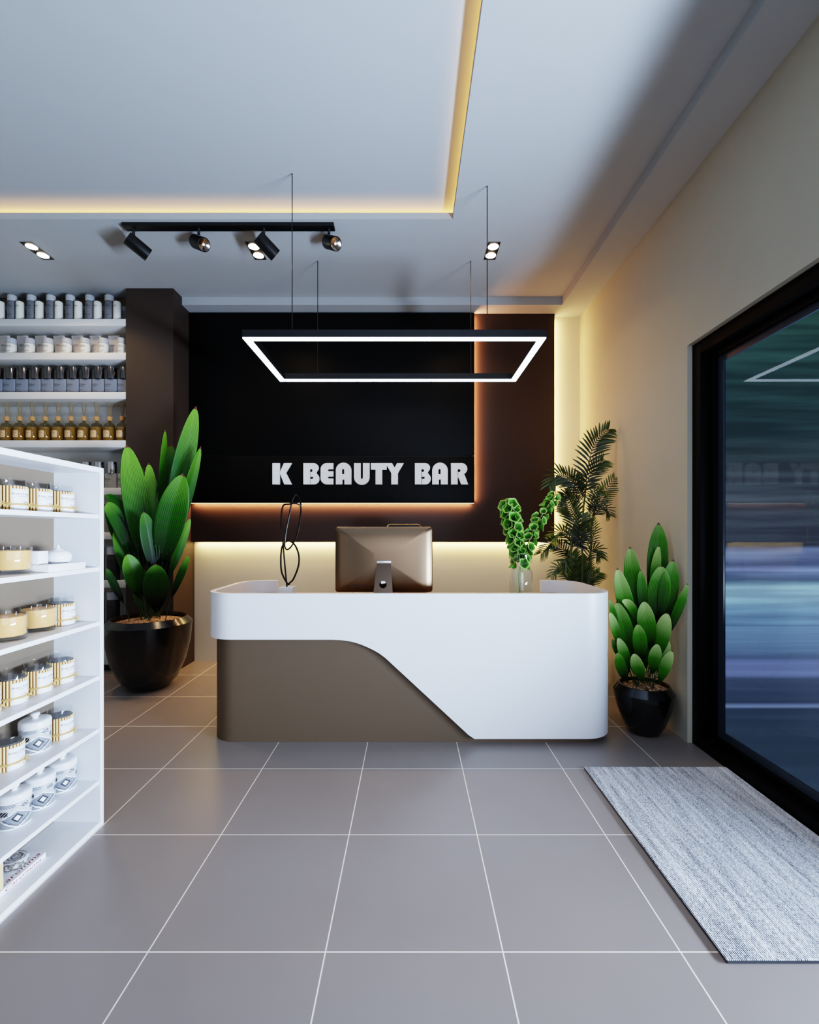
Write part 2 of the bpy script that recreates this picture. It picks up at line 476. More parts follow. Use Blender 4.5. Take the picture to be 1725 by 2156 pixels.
LET = [
    ('K', [[(53, 135), (110, 135), (110, 305), (53, 305)], [(145, 135), (207, 135), (160, 212), (207, 305), (148, 305), (111, 212)]]),
    ('B', L_B(0)),
    ('E', [[(543, 135), (492, 135)] + arc(492, 185, 50, 50, 265, 185) + [(442, 255)] + arc(492, 255, 50, 50, 175, 95) + [(543, 305), (543, 259), (504, 259), (497, 250), (504, 241), (543, 241), (543, 200), (504, 200), (497, 191), (504, 182), (543, 182)]]),
    ('A', L_A(0)),
    ('U', [[(712, 135), (764, 135), (764, 250)] + arc(774, 250, 10, 13, 175, 5, 6) + [(784, 250), (784, 135), (836, 135), (836, 247)] + arc(774, 247, 62, 62, 3, 177, 16) + [(712, 247)]]),
    ('T', [[(848, 135), (974, 135), (974, 187), (938, 187), (938, 305), (886, 305), (886, 187), (848, 187)]]),
    ('Y', [[(976, 135), (1018, 135), (1039, 172), (1060, 135), (1112, 135), (1065, 215), (1065, 305), (1013, 305), (1013, 215), (976, 152)]]),
    ('B', L_B(901)), ('A', L_A(779)),
    ('R', [[(1496, 135), (1580, 135)] + arc(1582, 180, 44, 45, -85, 80) + [(1604, 228), (1632, 305), (1577, 305), (1554, 248), (1548, 248), (1548, 305), (1496, 305)],
           [(1548, 182), (1562, 182)] + arc(1563, 194, 10, 12, -90, 90, 6) + [(1554, 207), (1554, 240), (1548, 240)]]),
]
YL = 4.888
for ch, sps in LET:
    cu = bpy.data.curves.new('letter', 'CURVE'); cu.dimensions = '2D'; cu.fill_mode = 'BOTH'; cu.extrude = 0.0125; cu.bevel_depth = 0.0012; cu.bevel_resolution = 1
    for s in sps:
        sp = cu.splines.new('POLY'); sp.points.add(len(s) - 1); sp.use_cyclic_u = True
        for pt, (cx, cy) in zip(sp.points, s):
            p = P(560 + cx / 3.8333, 940 + cy / 3.8333, YL)
            pt.co = (p.x, p.z, 0, 1)
    o = bpy.data.objects.new('t', cu); C.objects.link(o)
    dg = bpy.context.evaluated_depsgraph_get(); dg.update()
    me = bpy.data.meshes.new_from_object(o.evaluated_get(dg))
    bpy.data.objects.remove(o)
    for v in me.vertices:
        x, z, d = v.co; v.co = Vector((x, YL + .0135 - d, z)) - so
    me.flip_normals()
    me.materials.clear(); me.materials.append(M_letter)
    o = bpy.data.objects.new('letter', me); C.objects.link(o); o.parent = sign
    o['label'] = 'silver raised letter ' + ch

# ------------------------------------------------------------------ reception desk
desk = thing('reception_desk', 'white and brown reception desk with rounded corners and a sloping curved front', 'desk', (0, 3.5, 0))
do = Vector(desk.location)
DX0, DX1, DY0, DY1 = -1.405, 1.392, 3.06, 3.93
def cpath(off, endL=-1.125, endR=1.109, R=0.21):
    """plan outline of the desk from the back left end round the front to the back right end"""
    x0, x1, y0, y1, r = DX0 + off, DX1 - off, DY0 + off, DY1 - off, R - off
    pts = [(endL, y1)]
    pts += [(x0 + r + r * math.cos(a), y1 - r + r * math.sin(a)) for a in [PI / 2 + PI / 2 * k / 10 for k in range(11)]]
    pts += [(x0 + r + r * math.cos(a), y0 + r + r * math.sin(a)) for a in [PI + PI / 2 * k / 10 for k in range(11)]]
    n = 60
    pts += [(x0 + r + (x1 - x0 - 2 * r) * k / n, y0) for k in range(1, n)]
    pts += [(x1 - r + r * math.cos(a), y0 + r + r * math.sin(a)) for a in [1.5 * PI + PI / 2 * k / 10 for k in range(11)]]
    pts += [(x1 - r + r * math.cos(a), y1 - r + r * math.sin(a)) for a in [PI / 2 * k / 10 for k in range(11)]]
    pts.append((endR, y1))
    return pts
cut = [((u - VX) * DY0 / F, H - (v - VY) * DY0 / F) for u, v in ((400, 1347), (705, 1347), (722, 1348), (738, 1350.6), (752, 1354), (764, 1358.4), (778, 1364.5), (790, 1370.5), (800, 1376.5), (808.6, 1382.4), (996, 1556), (1400, 1556))]
def zcut(x):
    for (xa, za), (xb, zb) in zip(cut, cut[1:]):
        if xa <= x <= xb: return za + (zb - za) * (x - xa) / (xb - xa)
    return cut[0][1] if x < cut[0][0] else cut[-1][1]
def cshell(off, th, ztop, zb):
    bm = nb(); A = cpath(off); B = cpath(off + th)
    rows = []
    for (p, q) in zip(A, B):
        z0 = zb(p)
        rows.append([bm.verts.new((p[0], p[1], z0)), bm.verts.new((p[0], p[1], ztop)), bm.verts.new((q[0], q[1], ztop)), bm.verts.new((q[0], q[1], z0))])
    for a, b in zip(rows, rows[1:]):
        for k in range(4):
            bm.faces.new((a[k], a[(k + 1) % 4], b[(k + 1) % 4], b[k]))
    bm.faces.new(rows[0]); bm.faces.new(rows[-1])
    return bm
def shell_z(p):
    if p[1] < DY0 + .001: return zcut(p[0])
    return cut[0][1] if p[0] < 0 else cut[-1][1]
ZT = 1.0075
bm = cshell(0, .036, ZT, shell_z)
# finer front: extra points where the slope changes are given by the path sampling
obj('front_shell', bm, M_white, desk, origin=do, smooth=25)
bm = cshell(.042, .03, .86, lambda p: 0.0)
obj('desk_base', bm, M_deskbrown, desk, origin=do, smooth=25)
bm = nb()
W = cpath(.0375)
prism(bm, W, .868, .905, 'z')
obj('worktop', bm, M_wood, desk, origin=do, smooth=25)

# ------------------------------------------------------------------ computer seen from behind
YM = 3.36
mon = thing('computer', 'bronze metal desktop computer seen from behind on the desk', 'computer', (-.19, YM, .905))
mo = Vector(mon.location)
M_alu = mat('warm_brushed_metal', (126, 106, 86), 0.36, metal=1.0, var=.03, scale=8)
M_alu_d = mat('dark_stand_metal', (92, 80, 70), 0.3, metal=1.0, var=.03, scale=8)
xa, xb = P(706, 0, YM).x, P(911, 0, YM).x
zb_, zt_ = P(0, 1247, YM).z, P(0, 1109, YM).z
def rrect(x0, x1, z0, z1, r, n=6):
    out = []
    for cx, cz, a0 in ((x1 - r, z1 - r, 0), (x0 + r, z1 - r, 90), (x0 + r, z0 + r, 180), (x1 - r, z0 + r, 270)):
        out += [(cx + r * math.cos(math.radians(a0 + 90 * k / n)), cz + r * math.sin(math.radians(a0 + 90 * k / n))) for k in range(n + 1)]
    return out
bm = nb()
cxm, czm = (xa + xb) / 2, (zb_ + zt_) / 2
rings = []
for s, yy in ((1.0, YM + .018), (1.0, YM + .006), (.985, YM), (.86, YM - .014), (.66, YM - .026), (.42, YM - .033), (.2, YM - .036)):
    rings.append([bm.verts.new((cxm + (x - cxm) * s, yy, czm + (z - czm) * s)) for x, z in rrect(xa, xb, zb_, zt_, .022)])
for a, b in zip(rings, rings[1:]):
    for i in range(len(a)): bm.faces.new((a[i], a[(i + 1) % len(a)], b[(i + 1) % len(b)], b[i]))
bm.faces.new(rings[0]); bm.faces.new(rings[-1])
obj('housing', bm, M_alu, mon, origin=mo, smooth=50)
bm = nb(); box(bm, xa + .014, xb - .014, YM + .0182, YM + .0195, zb_ + .06, zt_ - .014)
obj('screen', bm, M_black, mon, origin=mo)
# ports in a row low on the left
bm = nb()
yp = YM - .0105
for i, (u0, u1, v0, v1) in enumerate(((728.5, 731, 1232, 1234), (733, 741, 1232.4, 1233.8), (743, 744.8, 1231, 1235), (747, 748.8, 1231, 1235), (751, 752.8, 1231, 1235), (755, 756.8, 1231, 1235), (759.5, 762.5, 1231.6, 1234.2), (765, 766.4, 1231.6, 1234.2), (769, 771, 1232, 1234))):
    a, b = P(u0, v0, YM), P(u1, v1, YM)
    dz = (czm - a.z) / (czm - zb_)
    box(bm, a.x, b.x, YM - .0200, YM - .003, b.z, a.z)
obj('port_row', bm, mat('port_dark', (20, 18, 16), .5, var=.1), mon, origin=mo)
# stand with a round cable hole
bm = nb()
YH = YM - .075
def stand_pt(u, v, d=0):
    # the arm leans from the housing down towards the viewer
    t = (v - 1181) / (1270 - 1181)
    y = (YM - .032) + (-.075) * t
    q = P(u, v, YM - .05); q.y = y + d
    return q
hole_c, hole_r = (807, 1230), 7.6
nseg = 24
outer = []
for k in range(nseg):
    a = 2 * PI * k / nseg
    dx, dy = math.cos(a), math.sin(a)
    # cast to trapezoid boundary
    best = 1e9
    for (x1, y1), (x2, y2) in (((794, 1183), (823, 1183)), ((823, 1183), (829, 1268)), ((829, 1268), (785, 1268)), ((785, 1268), (794, 1183))):
        ex, ey = x2 - x1, y2 - y1
        den = dx * ey - dy * ex
        if abs(den) < 1e-9: continue
        tt = ((x1 - hole_c[0]) * ey - (y1 - hole_c[1]) * ex) / den
        ss = ((x1 - hole_c[0]) * dy - (y1 - hole_c[1]) * dx) / den
        if tt > 0 and -1e-6 <= ss <= 1 + 1e-6: best = min(best, tt)
    outer.append((hole_c[0] + dx * best, hole_c[1] + dy * best))
corners = [(794, 1183), (823, 1183), (829, 1268), (785, 1268)]
for c in corners:   # snap the nearest sample to each true corner
    i = min(range(nseg), key=lambda k: (outer[k][0] - c[0]) ** 2 + (outer[k][1] - c[1]) ** 2); outer[i] = c
inner = [(hole_c[0] + hole_r * math.cos(2 * PI * k / nseg), hole_c[1] + hole_r * math.sin(2 * PI * k / nseg)) for k in range(nseg)]
th = .008
V = {}
for nm, ring, d in (('oa', outer, 0), ('ia', inner, 0), ('ob', outer, th), ('ib', inner, th)):
    V[nm] = [bm.verts.new(stand_pt(u, v, d)) for u, v in ring]
for k in range(nseg):
    j = (k + 1) % nseg
    bm.faces.new((V['oa'][k], V['oa'][j], V['ia'][j], V['ia'][k])); bm.faces.new((V['ob'][k], V['ib'][k], V['ib'][j], V['ob'][j]))
    bm.faces.new((V['oa'][k], V['ob'][k], V['ob'][j], V['oa'][j])); bm.faces.new((V['ia'][k], V['ia'][j], V['ib'][j], V['ib'][k]))
fz = stand_pt(807, 1268)
box(bm, fz.x - .076, fz.x + .076, fz.y - .012, fz.y + .17, .9055, .913, .002)
box(bm, fz.x - .076, fz.x + .076, fz.y - .006, fz.y + .004, .912, fz.z + .002)
st = obj('stand', bm, M_alu_d, mon, origin=mo)
bm = nb(); a = P(793.5, 1186, YM - .05); b = P(823.5, 1181, YM - .05)
box(bm, a.x, b.x, YM - .05, YM - .034, a.z, b.z, .003)
obj('hinge', bm, mat('pale_hinge', (225, 222, 220), .3, metal=.6, var=.02), st, origin=mo)

# cable hole insert
bm = nb(); q = stand_pt(807.5, 1226); tube(bm, [q + Vector((-.016, .012, 0)), q + Vector((.016, .012, .003))], .010, 10)
obj('cable_grommet', bm, mat('pale_cable', (235, 235, 235), .4, var=.05), st, origin=mo)
# ------------------------------------------------------------------ office chair behind the desk
ch = thing('office_chair', 'black office chair behind the desk, headrest just above the computer', 'chair', (-.06, 4.30, 0))
co = Vector(ch.location)
M_chair = mat('black_leather', (16, 15, 15), .45, var=.1, scale=60, bump=.05)
M_gold = mat('gold_trim', (200, 160, 96), .25, metal=1.0, var=.03)
bm = nb(); box(bm, -.31, .19, 4.06, 4.52, .44, .53, .03, 3); obj('seat', bm, M_chair, ch, origin=co)
bm = nb(); box(bm, -.29, .17, 4.47, 4.54, .60, 1.18, .03, 3); obj('backrest', bm, M_chair, ch, origin=co)
Yh = 4.50
a, b = P(817, 1104.6, Yh), P(885, 1104.6, Yh)
bm = nb(); prism(bm, rrect(a.x, b.x, 1.20, a.z - .004, .03), Yh - .03, Yh + .03, 'y'); hr = obj('headrest', bm, M_chair, ch, origin=co)
bm = nb()
tube(bm, [Vector((x, Yh - .03, z)) for x, z in rrect(a.x - .005, b.x + .005, 1.195, a.z + .001, .032)], .006, 8, closed=True); obj('piping', bm, M_gold, hr, origin=co)
bm = nb(); tube(bm, [(-.06, 4.53, .48), (-.06, 4.57, .62), (-.06, 4.56, 1.0), (-.06, 4.53, 1.24)], .018, 8); obj('back_bar', bm, M_blackmetal, ch, origin=co)
bm = nb(); tube(bm, [(-.06, 4.30, .10), (-.06, 4.30, .445)], .028, 12); obj('column', bm, M_blackmetal, ch, origin=co)
for s in (-1, 1):
    bm = nb(); tube(bm, spline([(-.06 + s * .20, 4.35, .47), (-.06 + s * .29, 4.35, .50), (-.06 + s * .29, 4.36, .68), (-.06 + s * .28, 4.22, .70)], 5), .014, 8); obj('armrest', bm, M_blackmetal, ch, origin=co)
for k in range(5):
    an = 2 * PI * k / 5 + .3
    bm = nb()
    d = Vector((math.cos(an), math.sin(an), 0))
    tube(bm, [Vector((-.06, 4.30, .12)), Vector((-.06, 4.30, .085)) + d * .27], [.022, .014], 8)
    lg = obj('leg', bm, M_blackmetal, ch, origin=co)
    bm = nb(); e = Vector((-.06, 4.30, .033)) + d * .27
    s = d.cross(Vector((0, 0, 1))); tube(bm, [e - s * .02, e + s * .02], .032, 14); obj('castor', bm, M_plinth, lg, origin=co)

# ------------------------------------------------------------------ wire sculpture
YW = 3.30
scu = thing('sculpture', 'black looped wire sculpture on a small white cube base', 'sculpture', (P(605, 0, YW).x, YW, .905))
sc = Vector(scu.location)
a, b = P(587, 1237, YW), P(617, 1237, YW)
bm = nb(); box(bm, a.x, b.x, YW - .01, YW + .10, .9055, a.z, .003)
obj('base', bm, mat('white_stone', (222, 224, 228), .6, var=.08, scale=90), scu, origin=sc)
def sp(cx, cy, d=0.0): q = P(550 + cx / 4.3125, 1030 + cy / 4.3125, YW + .04); q.y += d; return q
M_wire = mat('blackened_wire', (22, 18, 16), .35, metal=.7, var=.2, scale=50)
pts = [(235, 905, 0), (232, 860, 0), (222, 800, .01), (205, 650, .02), (190, 480, .02), (178, 350, .02), (181, 230, .01), (203, 147, .0), (260, 136, -.015), (320, 132, -.02), (358, 155, 0), (350, 250, .02), (320, 400, .03), (275, 510, .02), (238, 548, 0), (222, 515, -.02), (232, 400, -.025), (258, 260, -.02), (280, 130, -.01), (297, 72, 0), (312, 52, .01), (335, 75, .02), (355, 125, .01), (359, 158, 0)]
bm = nb(); tube(bm, spline([sp(*p) for p in pts], 6), .0060, 8); obj('wire_loop', bm, M_wire, scu, origin=sc)
pts = [(240, 862, .008), (182, 762, .02), (170, 640, .025), (183, 525, .02), (222, 478, .008), (268, 472, -.01), (318, 515, -.02), (350, 600, -.025), (345, 695, -.02), (298, 812, -.01), (262, 848, 0)]
bm = nb(); tube(bm, spline([sp(*p) for p in pts], 7, closed=True), .0064, 8, closed=True); obj('wire_loop', bm, M_wire, scu, origin=sc)

# ------------------------------------------------------------------ vase with two flower stems
YV = 3.36
vx = P(1096.7, 0, YV).x
k_ = YV / F
vase = thing('vase', 'clear glass jar vase with pinched neck on the desk', 'vase', (vx, YV, .9055))
prof = [(.0, .002), (.078, .002), (.0845, .012), (.0845, .221), (.080, .232), (.057, .252), (.055, .258), (.058, .266), (.080, .293), (.082, .302), (.082, .362), (.079, .363), (.079, .302), (.077, .294), (.0545, .266), (.052, .258), (.054, .250), (.0765, .230), (.081, .220), (.081, .014), (.0, .010)]
bm = nb(); lathe(bm, prof, seg=48); bmesh.ops.remove_doubles(bm, verts=bm.verts[:], dist=1e-5)
M_vglass = glass('clear_glass', (252, 254, 254), .9)
obj('glass_body', bm, M_vglass, vase, smooth=60)
bm = nb(); lathe(bm, [(.0, .0115), (.080, .0155), (.080, .219), (.075, .231), (.053, .250), (.051, .258), (.0535, .267), (.075, .293), (.0, .2935)], seg=40); bmesh.ops.remove_doubles(bm, verts=bm.verts[:], dist=1e-5)
obj('water', bm, glass('milky_water', (252, 254, 254), .2, 0, .04, (225, 228, 230)), vase, smooth=60)

def bell_mesh():
    bm = nb(); uvl = bm.loops.layers.uv.new('UVMap')
    prof = [(.003, 0), (.010, .005), (.017, .013), (.022, .023), (.027, .030), (.033, .033), (.034, .0325)]
    lathe(bm, prof, seg=20, uvl=uvl, rfun=lambda r, a, k: r * (1 + (.10 * math.cos(5 * a) if k >= 3 else 0)))
    bmesh.ops.remove_doubles(bm, verts=bm.verts[:], dist=1e-6)
    me = bpy.data.meshes.new('bell'); bm.to_mesh(me); bm.free(); me.materials.append(bell_mat()); me.shade_smooth()
    return me
BELL = bell_mesh()
def flower_stem(label, path, n, r0, r1, k0, seed):
    rnd = random.Random(seed)
    t = thing('flower_stem', label, 'flower', path[0]); o = Vector(path[0])
    cur = spline(path, 16)
    bm = nb(); tube(bm, cur, .0035, 8); obj('stalk', bm, mat('pale_green_stalk', (104, 150, 70), .5, var=.1), t, origin=o)
    m = len(cur)
    for i in range(n):
        f = k0 + (1 - k0) * (i / (n - 1))
        idx = min(m - 2, int(f * (m - 1)))
        p = cur[idx]; tg = (cur[idx + 1] - cur[idx]).normalized()
        an = i * 2.39996 + rnd.uniform(-.3, .3)
        s = tg.cross(Vector((0, 1, 0))).normalized(); w = s.cross(tg)
        d = s * math.cos(an) + w * math.sin(an)
        rr = r0 + (r1 - r0) * (i / (n - 1))
        q = (d * 1.0 + tg * rnd.uniform(.25, .75)).normalized()
        sc_ = (rr / .062) * rnd.uniform(.86, 1.12)
        rot = Vector((0, 0, 1)).rotation_difference(q)
        b = bpy.data.objects.new('bell', BELL); C.objects.link(b); b.parent = t
        b.location = p + d * (rr * .38) - o; b.rotation_mode = 'QUATERNION'; b.rotation_quaternion = rot; b.scale = (sc_,) * 3
    return t
flower_stem('green bell flower spike leaning left in the glass vase', [Vector((vx + .008, YV + .02, .925)), P(1096, 1195, YV + .01), P(1088, 1150, YV), P(1080, 1105, YV - .01), P(1071, 1063, YV - .01)], 50, .064, .074, .34, 3)
flower_stem('green bell flower spike leaning right in the glass vase', [Vector((vx - .012, YV - .02, .925)), P(1094, 1200, YV - .02), P(1108, 1155, YV - .03), P(1137, 1092, YV - .02), P(1170, 1042, YV)], 44, .068, .046, .28, 5)

# ------------------------------------------------------------------ broad leaved potted plants
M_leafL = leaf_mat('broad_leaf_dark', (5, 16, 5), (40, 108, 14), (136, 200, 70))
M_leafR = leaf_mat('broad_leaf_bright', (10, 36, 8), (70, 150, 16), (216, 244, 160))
CAM = Vector((0, 0, H))
def leaf(parent, origin, root, start, tip, width, mat_, bend=0.0, yaw=0.0, bulge=0.0, pleats=7, stemr=.004, droop=None):
    """stalk from root to start, then a pleated pointed blade from start to tip"""
    root, start, tip = Vector(root), Vector(start), Vector(tip)
    bm = nb(); uvl = bm.loops.layers.uv.new('UVMap')
    ax = tip - start
    view = (CAM - (start + tip) / 2).normalized()
    side0 = ax.cross(view).normalized()
    mid = (start + tip) / 2 + side0 * bend + view * bulge
    if droop is not None: mid = Vector(droop)
    nL, nW = 18, pleats * 2
    rows = []
    def bez(t): return start * (1 - t) ** 2 + mid * 2 * t * (1 - t) + tip * t * t
    for i in range(nL + 1):
        t = i / nL
        p = bez(t); tg = (bez(min(1, t + .02)) - bez(max(0, t - .02))).normalized()
        s = tg.cross(view); s.normalize()
        nrm = s.cross(tg)
        if yaw:
            R = Matrix.Rotation(yaw, 3, tg); s = R @ s; nrm = R @ nrm
        w = width * .5 * (max(t, 1e-4) ** .95 * max(0.0, 1 - t) ** .70) / .3236 + width * .03 * (1 - t)
        if t > .97: w = max(w, width * .008)
        row = []
        for j in range(nW + 1):
            q = j / nW * 2 - 1
            pl = (width * .022 if j % 2 else -width * .022) * min(1, 2.2 * math.sin(PI * min(1, t + .05)))
            v = bm.verts.new(p + s * (q * w) + nrm * (pl + abs(q) * w * .22))
            row.append(v)
        rows.append(row)
    for i in range(nL):
        for j in range(nW):
            f = bm.faces.new((rows[i][j], rows[i][j + 1], rows[i + 1][j + 1], rows[i + 1][j]))
            for lp, (a, b) in zip(f.loops, ((j, i), (j + 1, i), (j + 1, i + 1), (j, i + 1))): lp[uvl].uv = (a / nW, b / nL)
    tube(bm, spline([root, root * .5 + start * .5 + Vector((0, 0, .02)), start, bez(.12)], 4), [stemr] * 12 + [stemr * .5], 6, mi=1)
    return obj('leaf', bm, [mat_, M_stem], parent, origin=origin, smooth=80, normals=False)

def potted(label, c, prof, soil_r, soil_z, Yc, leaves, mat_, seed, pxm, xmax=None, spread=.12, ymax=None):
    t = thing('potted_plant', label, 'plant', (c[0], c[1], 0)); o = Vector(t.location)
    rnd = random.Random(seed)
    bm = nb(); lathe(bm, prof, seg=64); bmesh.ops.remove_doubles(bm, verts=bm.verts[:], dist=1e-5)
    obj('pot', bm, M_pot, t, smooth=28)
    bm = nb(); lathe(bm, [(.0, soil_z + .03), (soil_r * .5, soil_z + .024), (soil_r * .85, soil_z + .008), (soil_r, soil_z - .004), (soil_r, soil_z - .03), (0, soil_z - .03)], seg=48); bmesh.ops.remove_doubles(bm, verts=bm.verts[:], dist=1e-5)
    obj('gravel', bm, M_gravel, t, smooth=60)
    for i, L in enumerate(leaves):
        (tu, tv), (bu, bv), w, dy = L[:4]
        kw = L[4] if len(L) > 4 else {}
        Yt, Yb = Yc + dy, Yc + dy * .45
        if xmax:
            while (tu - VX) / F * Yt > xmax: Yt -= .01
            while (bu - VX) / F * Yb > xmax: Yb -= .01
        if ymax: Yt, Yb = min(Yt, ymax), min(Yb, ymax)
        tip, st = P(tu, tv, Yt), P(bu, bv, Yb)
        an = rnd.uniform(0, 2 * PI); rr = soil_r * rnd.uniform(.15, .5)
        rx = c[0] + (st.x - c[0]) * .35 + .25 * rr * math.cos(an); ry = c[1] + max(-.7 * soil_r, min(.7 * soil_r, dy * .4)) + .25 * rr * math.sin(an)
        if 'root' in kw: q = P(*kw['root'], c[1] + dy * .4); rx, ry = q.x, q.y
        d_ = kw.get('droop')
        leaf(t, o, (rx, ry, soil_z + .012), st, tip, w * pxm * 1.04, mat_, bend=kw.get('bend', rnd.uniform(-.02, .02)), yaw=kw.get('yaw', rnd.uniform(-.35, .35)), bulge=rnd.uniform(0, .04),
             droop=P(d_[0], d_[1], (Yt + Yb) / 2) if d_ else None, stemr=.0045 if mat_ is M_leafL else .003)
    return t

cL = (P(314, 0, 4.2).x, 4.2)
leavesL = [
    ((267, 936), (304, 1200), 46, .02, {'yaw': .15}), ((313, 974), (330, 1180), 28, .12), ((348, 903), (338, 1150), 20, .2, {'yaw': .7}),
    ((361, 933), (330, 1220), 42, .22, {'yaw': .1}), ((413, 855), (346, 1150), 40, .16, {'yaw': .25}), ((423, 939), (348, 1200), 26, .05, {'yaw': .6}),
    ((386, 997), (338, 1205), 54, -.12, {'yaw': -.12, 'bend': -.03}), ((302, 1077), (326, 1215), 32, -.18), ((328, 1187), (331, 1290), 44, -.26, {'yaw': .05}),
    ((268, 1166), (298, 1262), 36, -.2), ((221, 1044), (290, 1160), 20, -.05, {'droop': (258, 1046)}), ((222, 1062), (280, 1190), 26, -.1, {'droop': (240, 1062)}),
    ((221, 1076), (286, 1230), 18, .02), ((240, 1116), (290, 1255), 22, -.05), ((225, 1196), (262, 1272), 14, -.22, {'root': (273, 1303)}),
    ((399, 1168), (360, 1262), 14, -.12, {'root': (348, 1295)}), ((401, 1090), (352, 1225), 20, .05, {'yaw': .5}), ((388, 1108), (346, 1215), 22, .12),
    ((297, 982), (312, 1150), 24, .22), ((276, 1105), (302, 1210), 20, .08), ((247, 1062), (303, 1180), 34, .06, {'bend': .02}), ((392, 1056), (346, 1200), 26, .2),
    ((310, 1200), (318, 1290), 20, .1), ((285, 1230), (300, 1290), 18, .05),
]
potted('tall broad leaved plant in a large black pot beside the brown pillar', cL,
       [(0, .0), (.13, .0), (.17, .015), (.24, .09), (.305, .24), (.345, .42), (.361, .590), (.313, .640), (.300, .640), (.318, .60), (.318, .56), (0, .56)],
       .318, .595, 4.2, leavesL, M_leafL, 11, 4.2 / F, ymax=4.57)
# the soil disc must clear the pot wall
cR = (P(1356, 0, 3.26).x, 3.26)
leavesR = [
    ((1387, 1100), (1376, 1300), 38, .06, {'yaw': .05}), ((1327, 1151), (1352, 1320), 34, .05), ((1388, 1148), (1378, 1285), 19, -.02), ((1393, 1190), (1377, 1320), 40, -.08, {'yaw': .05}),
    ((1418, 1178), (1392, 1330), 33, -.1), ((1300, 1196), (1338, 1350), 30, -.04), ((1349, 1199), (1358, 1315), 19, -.02), ((1309, 1266), (1348, 1330), 17, -.12, {'droop': (1334, 1262)}),
    ((1357, 1265), (1373, 1370), 32, -.14, {'yaw': 0}), ((1299, 1266), (1332, 1405), 32, -.06), ((1283, 1260), (1302, 1340), 11, -.06), ((1284, 1288), (1310, 1375), 17, -.1),
    ((1449, 1228), (1402, 1345), 17, -.2, {'yaw': .4}), ((1406, 1290), (1386, 1385), 29, -.16), ((1343, 1313), (1349, 1400), 25, -.2, {'yaw': 0}), ((1385, 1355), (1374, 1420), 22, -.22, {'yaw': .1}),
    ((1336, 1375), (1352, 1436), 23, -.22), ((1301, 1373), (1322, 1438), 20, -.16), ((1416, 1370), (1388, 1440), 20, -.18), ((1301, 1342), (1324, 1418), 20, -.1), ((1289, 1346), (1312, 1395), 16, -.02),
    ((1406, 1345), (1388, 1425), 23, .0), ((1332, 1300), (1344, 1400), 24, .1), ((1368, 1300), (1372, 1400), 26, .1), ((1352, 1320), (1362, 1410), 20, .05), ((1392, 1310), (1384, 1400), 22, .06),
]
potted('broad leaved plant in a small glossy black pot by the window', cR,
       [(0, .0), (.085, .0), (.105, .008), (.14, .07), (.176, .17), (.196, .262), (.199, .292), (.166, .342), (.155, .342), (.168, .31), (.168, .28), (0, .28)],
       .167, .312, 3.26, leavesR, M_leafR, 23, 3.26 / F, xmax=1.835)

# ------------------------------------------------------------------ palm behind the desk
def palm_mat():
    m, nt, out = new_mat('palm_frond'); n = N(nt)
    uv = n('ShaderNodeUVMap'); sp_ = n('ShaderNodeSeparateXYZ', ins={0: uv.outputs[0]}); oi = n('ShaderNodeObjectInfo')
    base = n.ramp(n.math('ADD', sp_.outputs[1], n.math('MULTIPLY_ADD', oi.outputs['Random'], .5, -.35)), [(0, lin((26, 40, 8))), (.6, lin((72, 90, 22))), (1.0, lin((164, 168, 50)))])
    b = n('ShaderNodeBsdfPrincipled', ins={'Base Color': base, 'Roughness': .4})
    tl = n('ShaderNodeBsdfTranslucent', ins={'Color': base})
    mx = n('ShaderNodeMixShader', ins={0: .12, 1: b.outputs[0], 2: tl.outputs[0]}); nt.links.new(mx.outputs[0], out.inputs[0])
    return m
M_palm = palm_mat()
palm = thing('palm', 'feathery dark green palm standing between desk and back right corner', 'plant', (1.50, 4.24, 0))
po = Vector(palm.location)
bm = nb(); lathe(bm, [(0, 0), (.13, 0), (.15, .01), (.20, .30), (.205, .33), (.19, .335), (.185, .30), (0, .29)], c=(1.50, 4.24, 0), seg=40); bmesh.ops.remove_doubles(bm, verts=bm.verts[:], dist=1e-5)
obj('pot', bm, M_pot, palm, origin=po, smooth=30)
bm = nb(); lathe(bm, [(0, .312), (.185, .305), (.183, .292), (0, .291)], c=(1.50, 4.24, 0), seg=32); bmesh.ops.remove_doubles(bm, verts=bm.verts[:], dist=1e-5)
obj('gravel', bm, M_gravel, palm, origin=po)
YP = 4.16
def pp(cx, cy, d=0.0):
    Y = YP + d
    u, v = 1130 + cx / 5.989, 890 + cy / 5.989
    while (u - VX) / F * Y > 1.848: Y -= .01
    return P(u, v, Y)
M_cane = mat('palm_cane', (70, 84, 30), .45, var=.3, scale=20)
for pts in ([(1.48, 4.24, .31), pp(570, 2050, .03), pp(575, 1500), pp(590, 1100), pp(615, 900)], [(1.54, 4.26, .31), pp(672, 2050, .03), pp(682, 1600, .02), pp(700, 1250, .02), pp(740, 1080)], [(1.45, 4.22, .31), pp(430, 2000, .0), pp(430, 1650), pp(470, 1300)]):
    bm = nb(); tube(bm, spline(pts, 8), .009, 8); obj('stem', bm, M_cane, palm, origin=po)
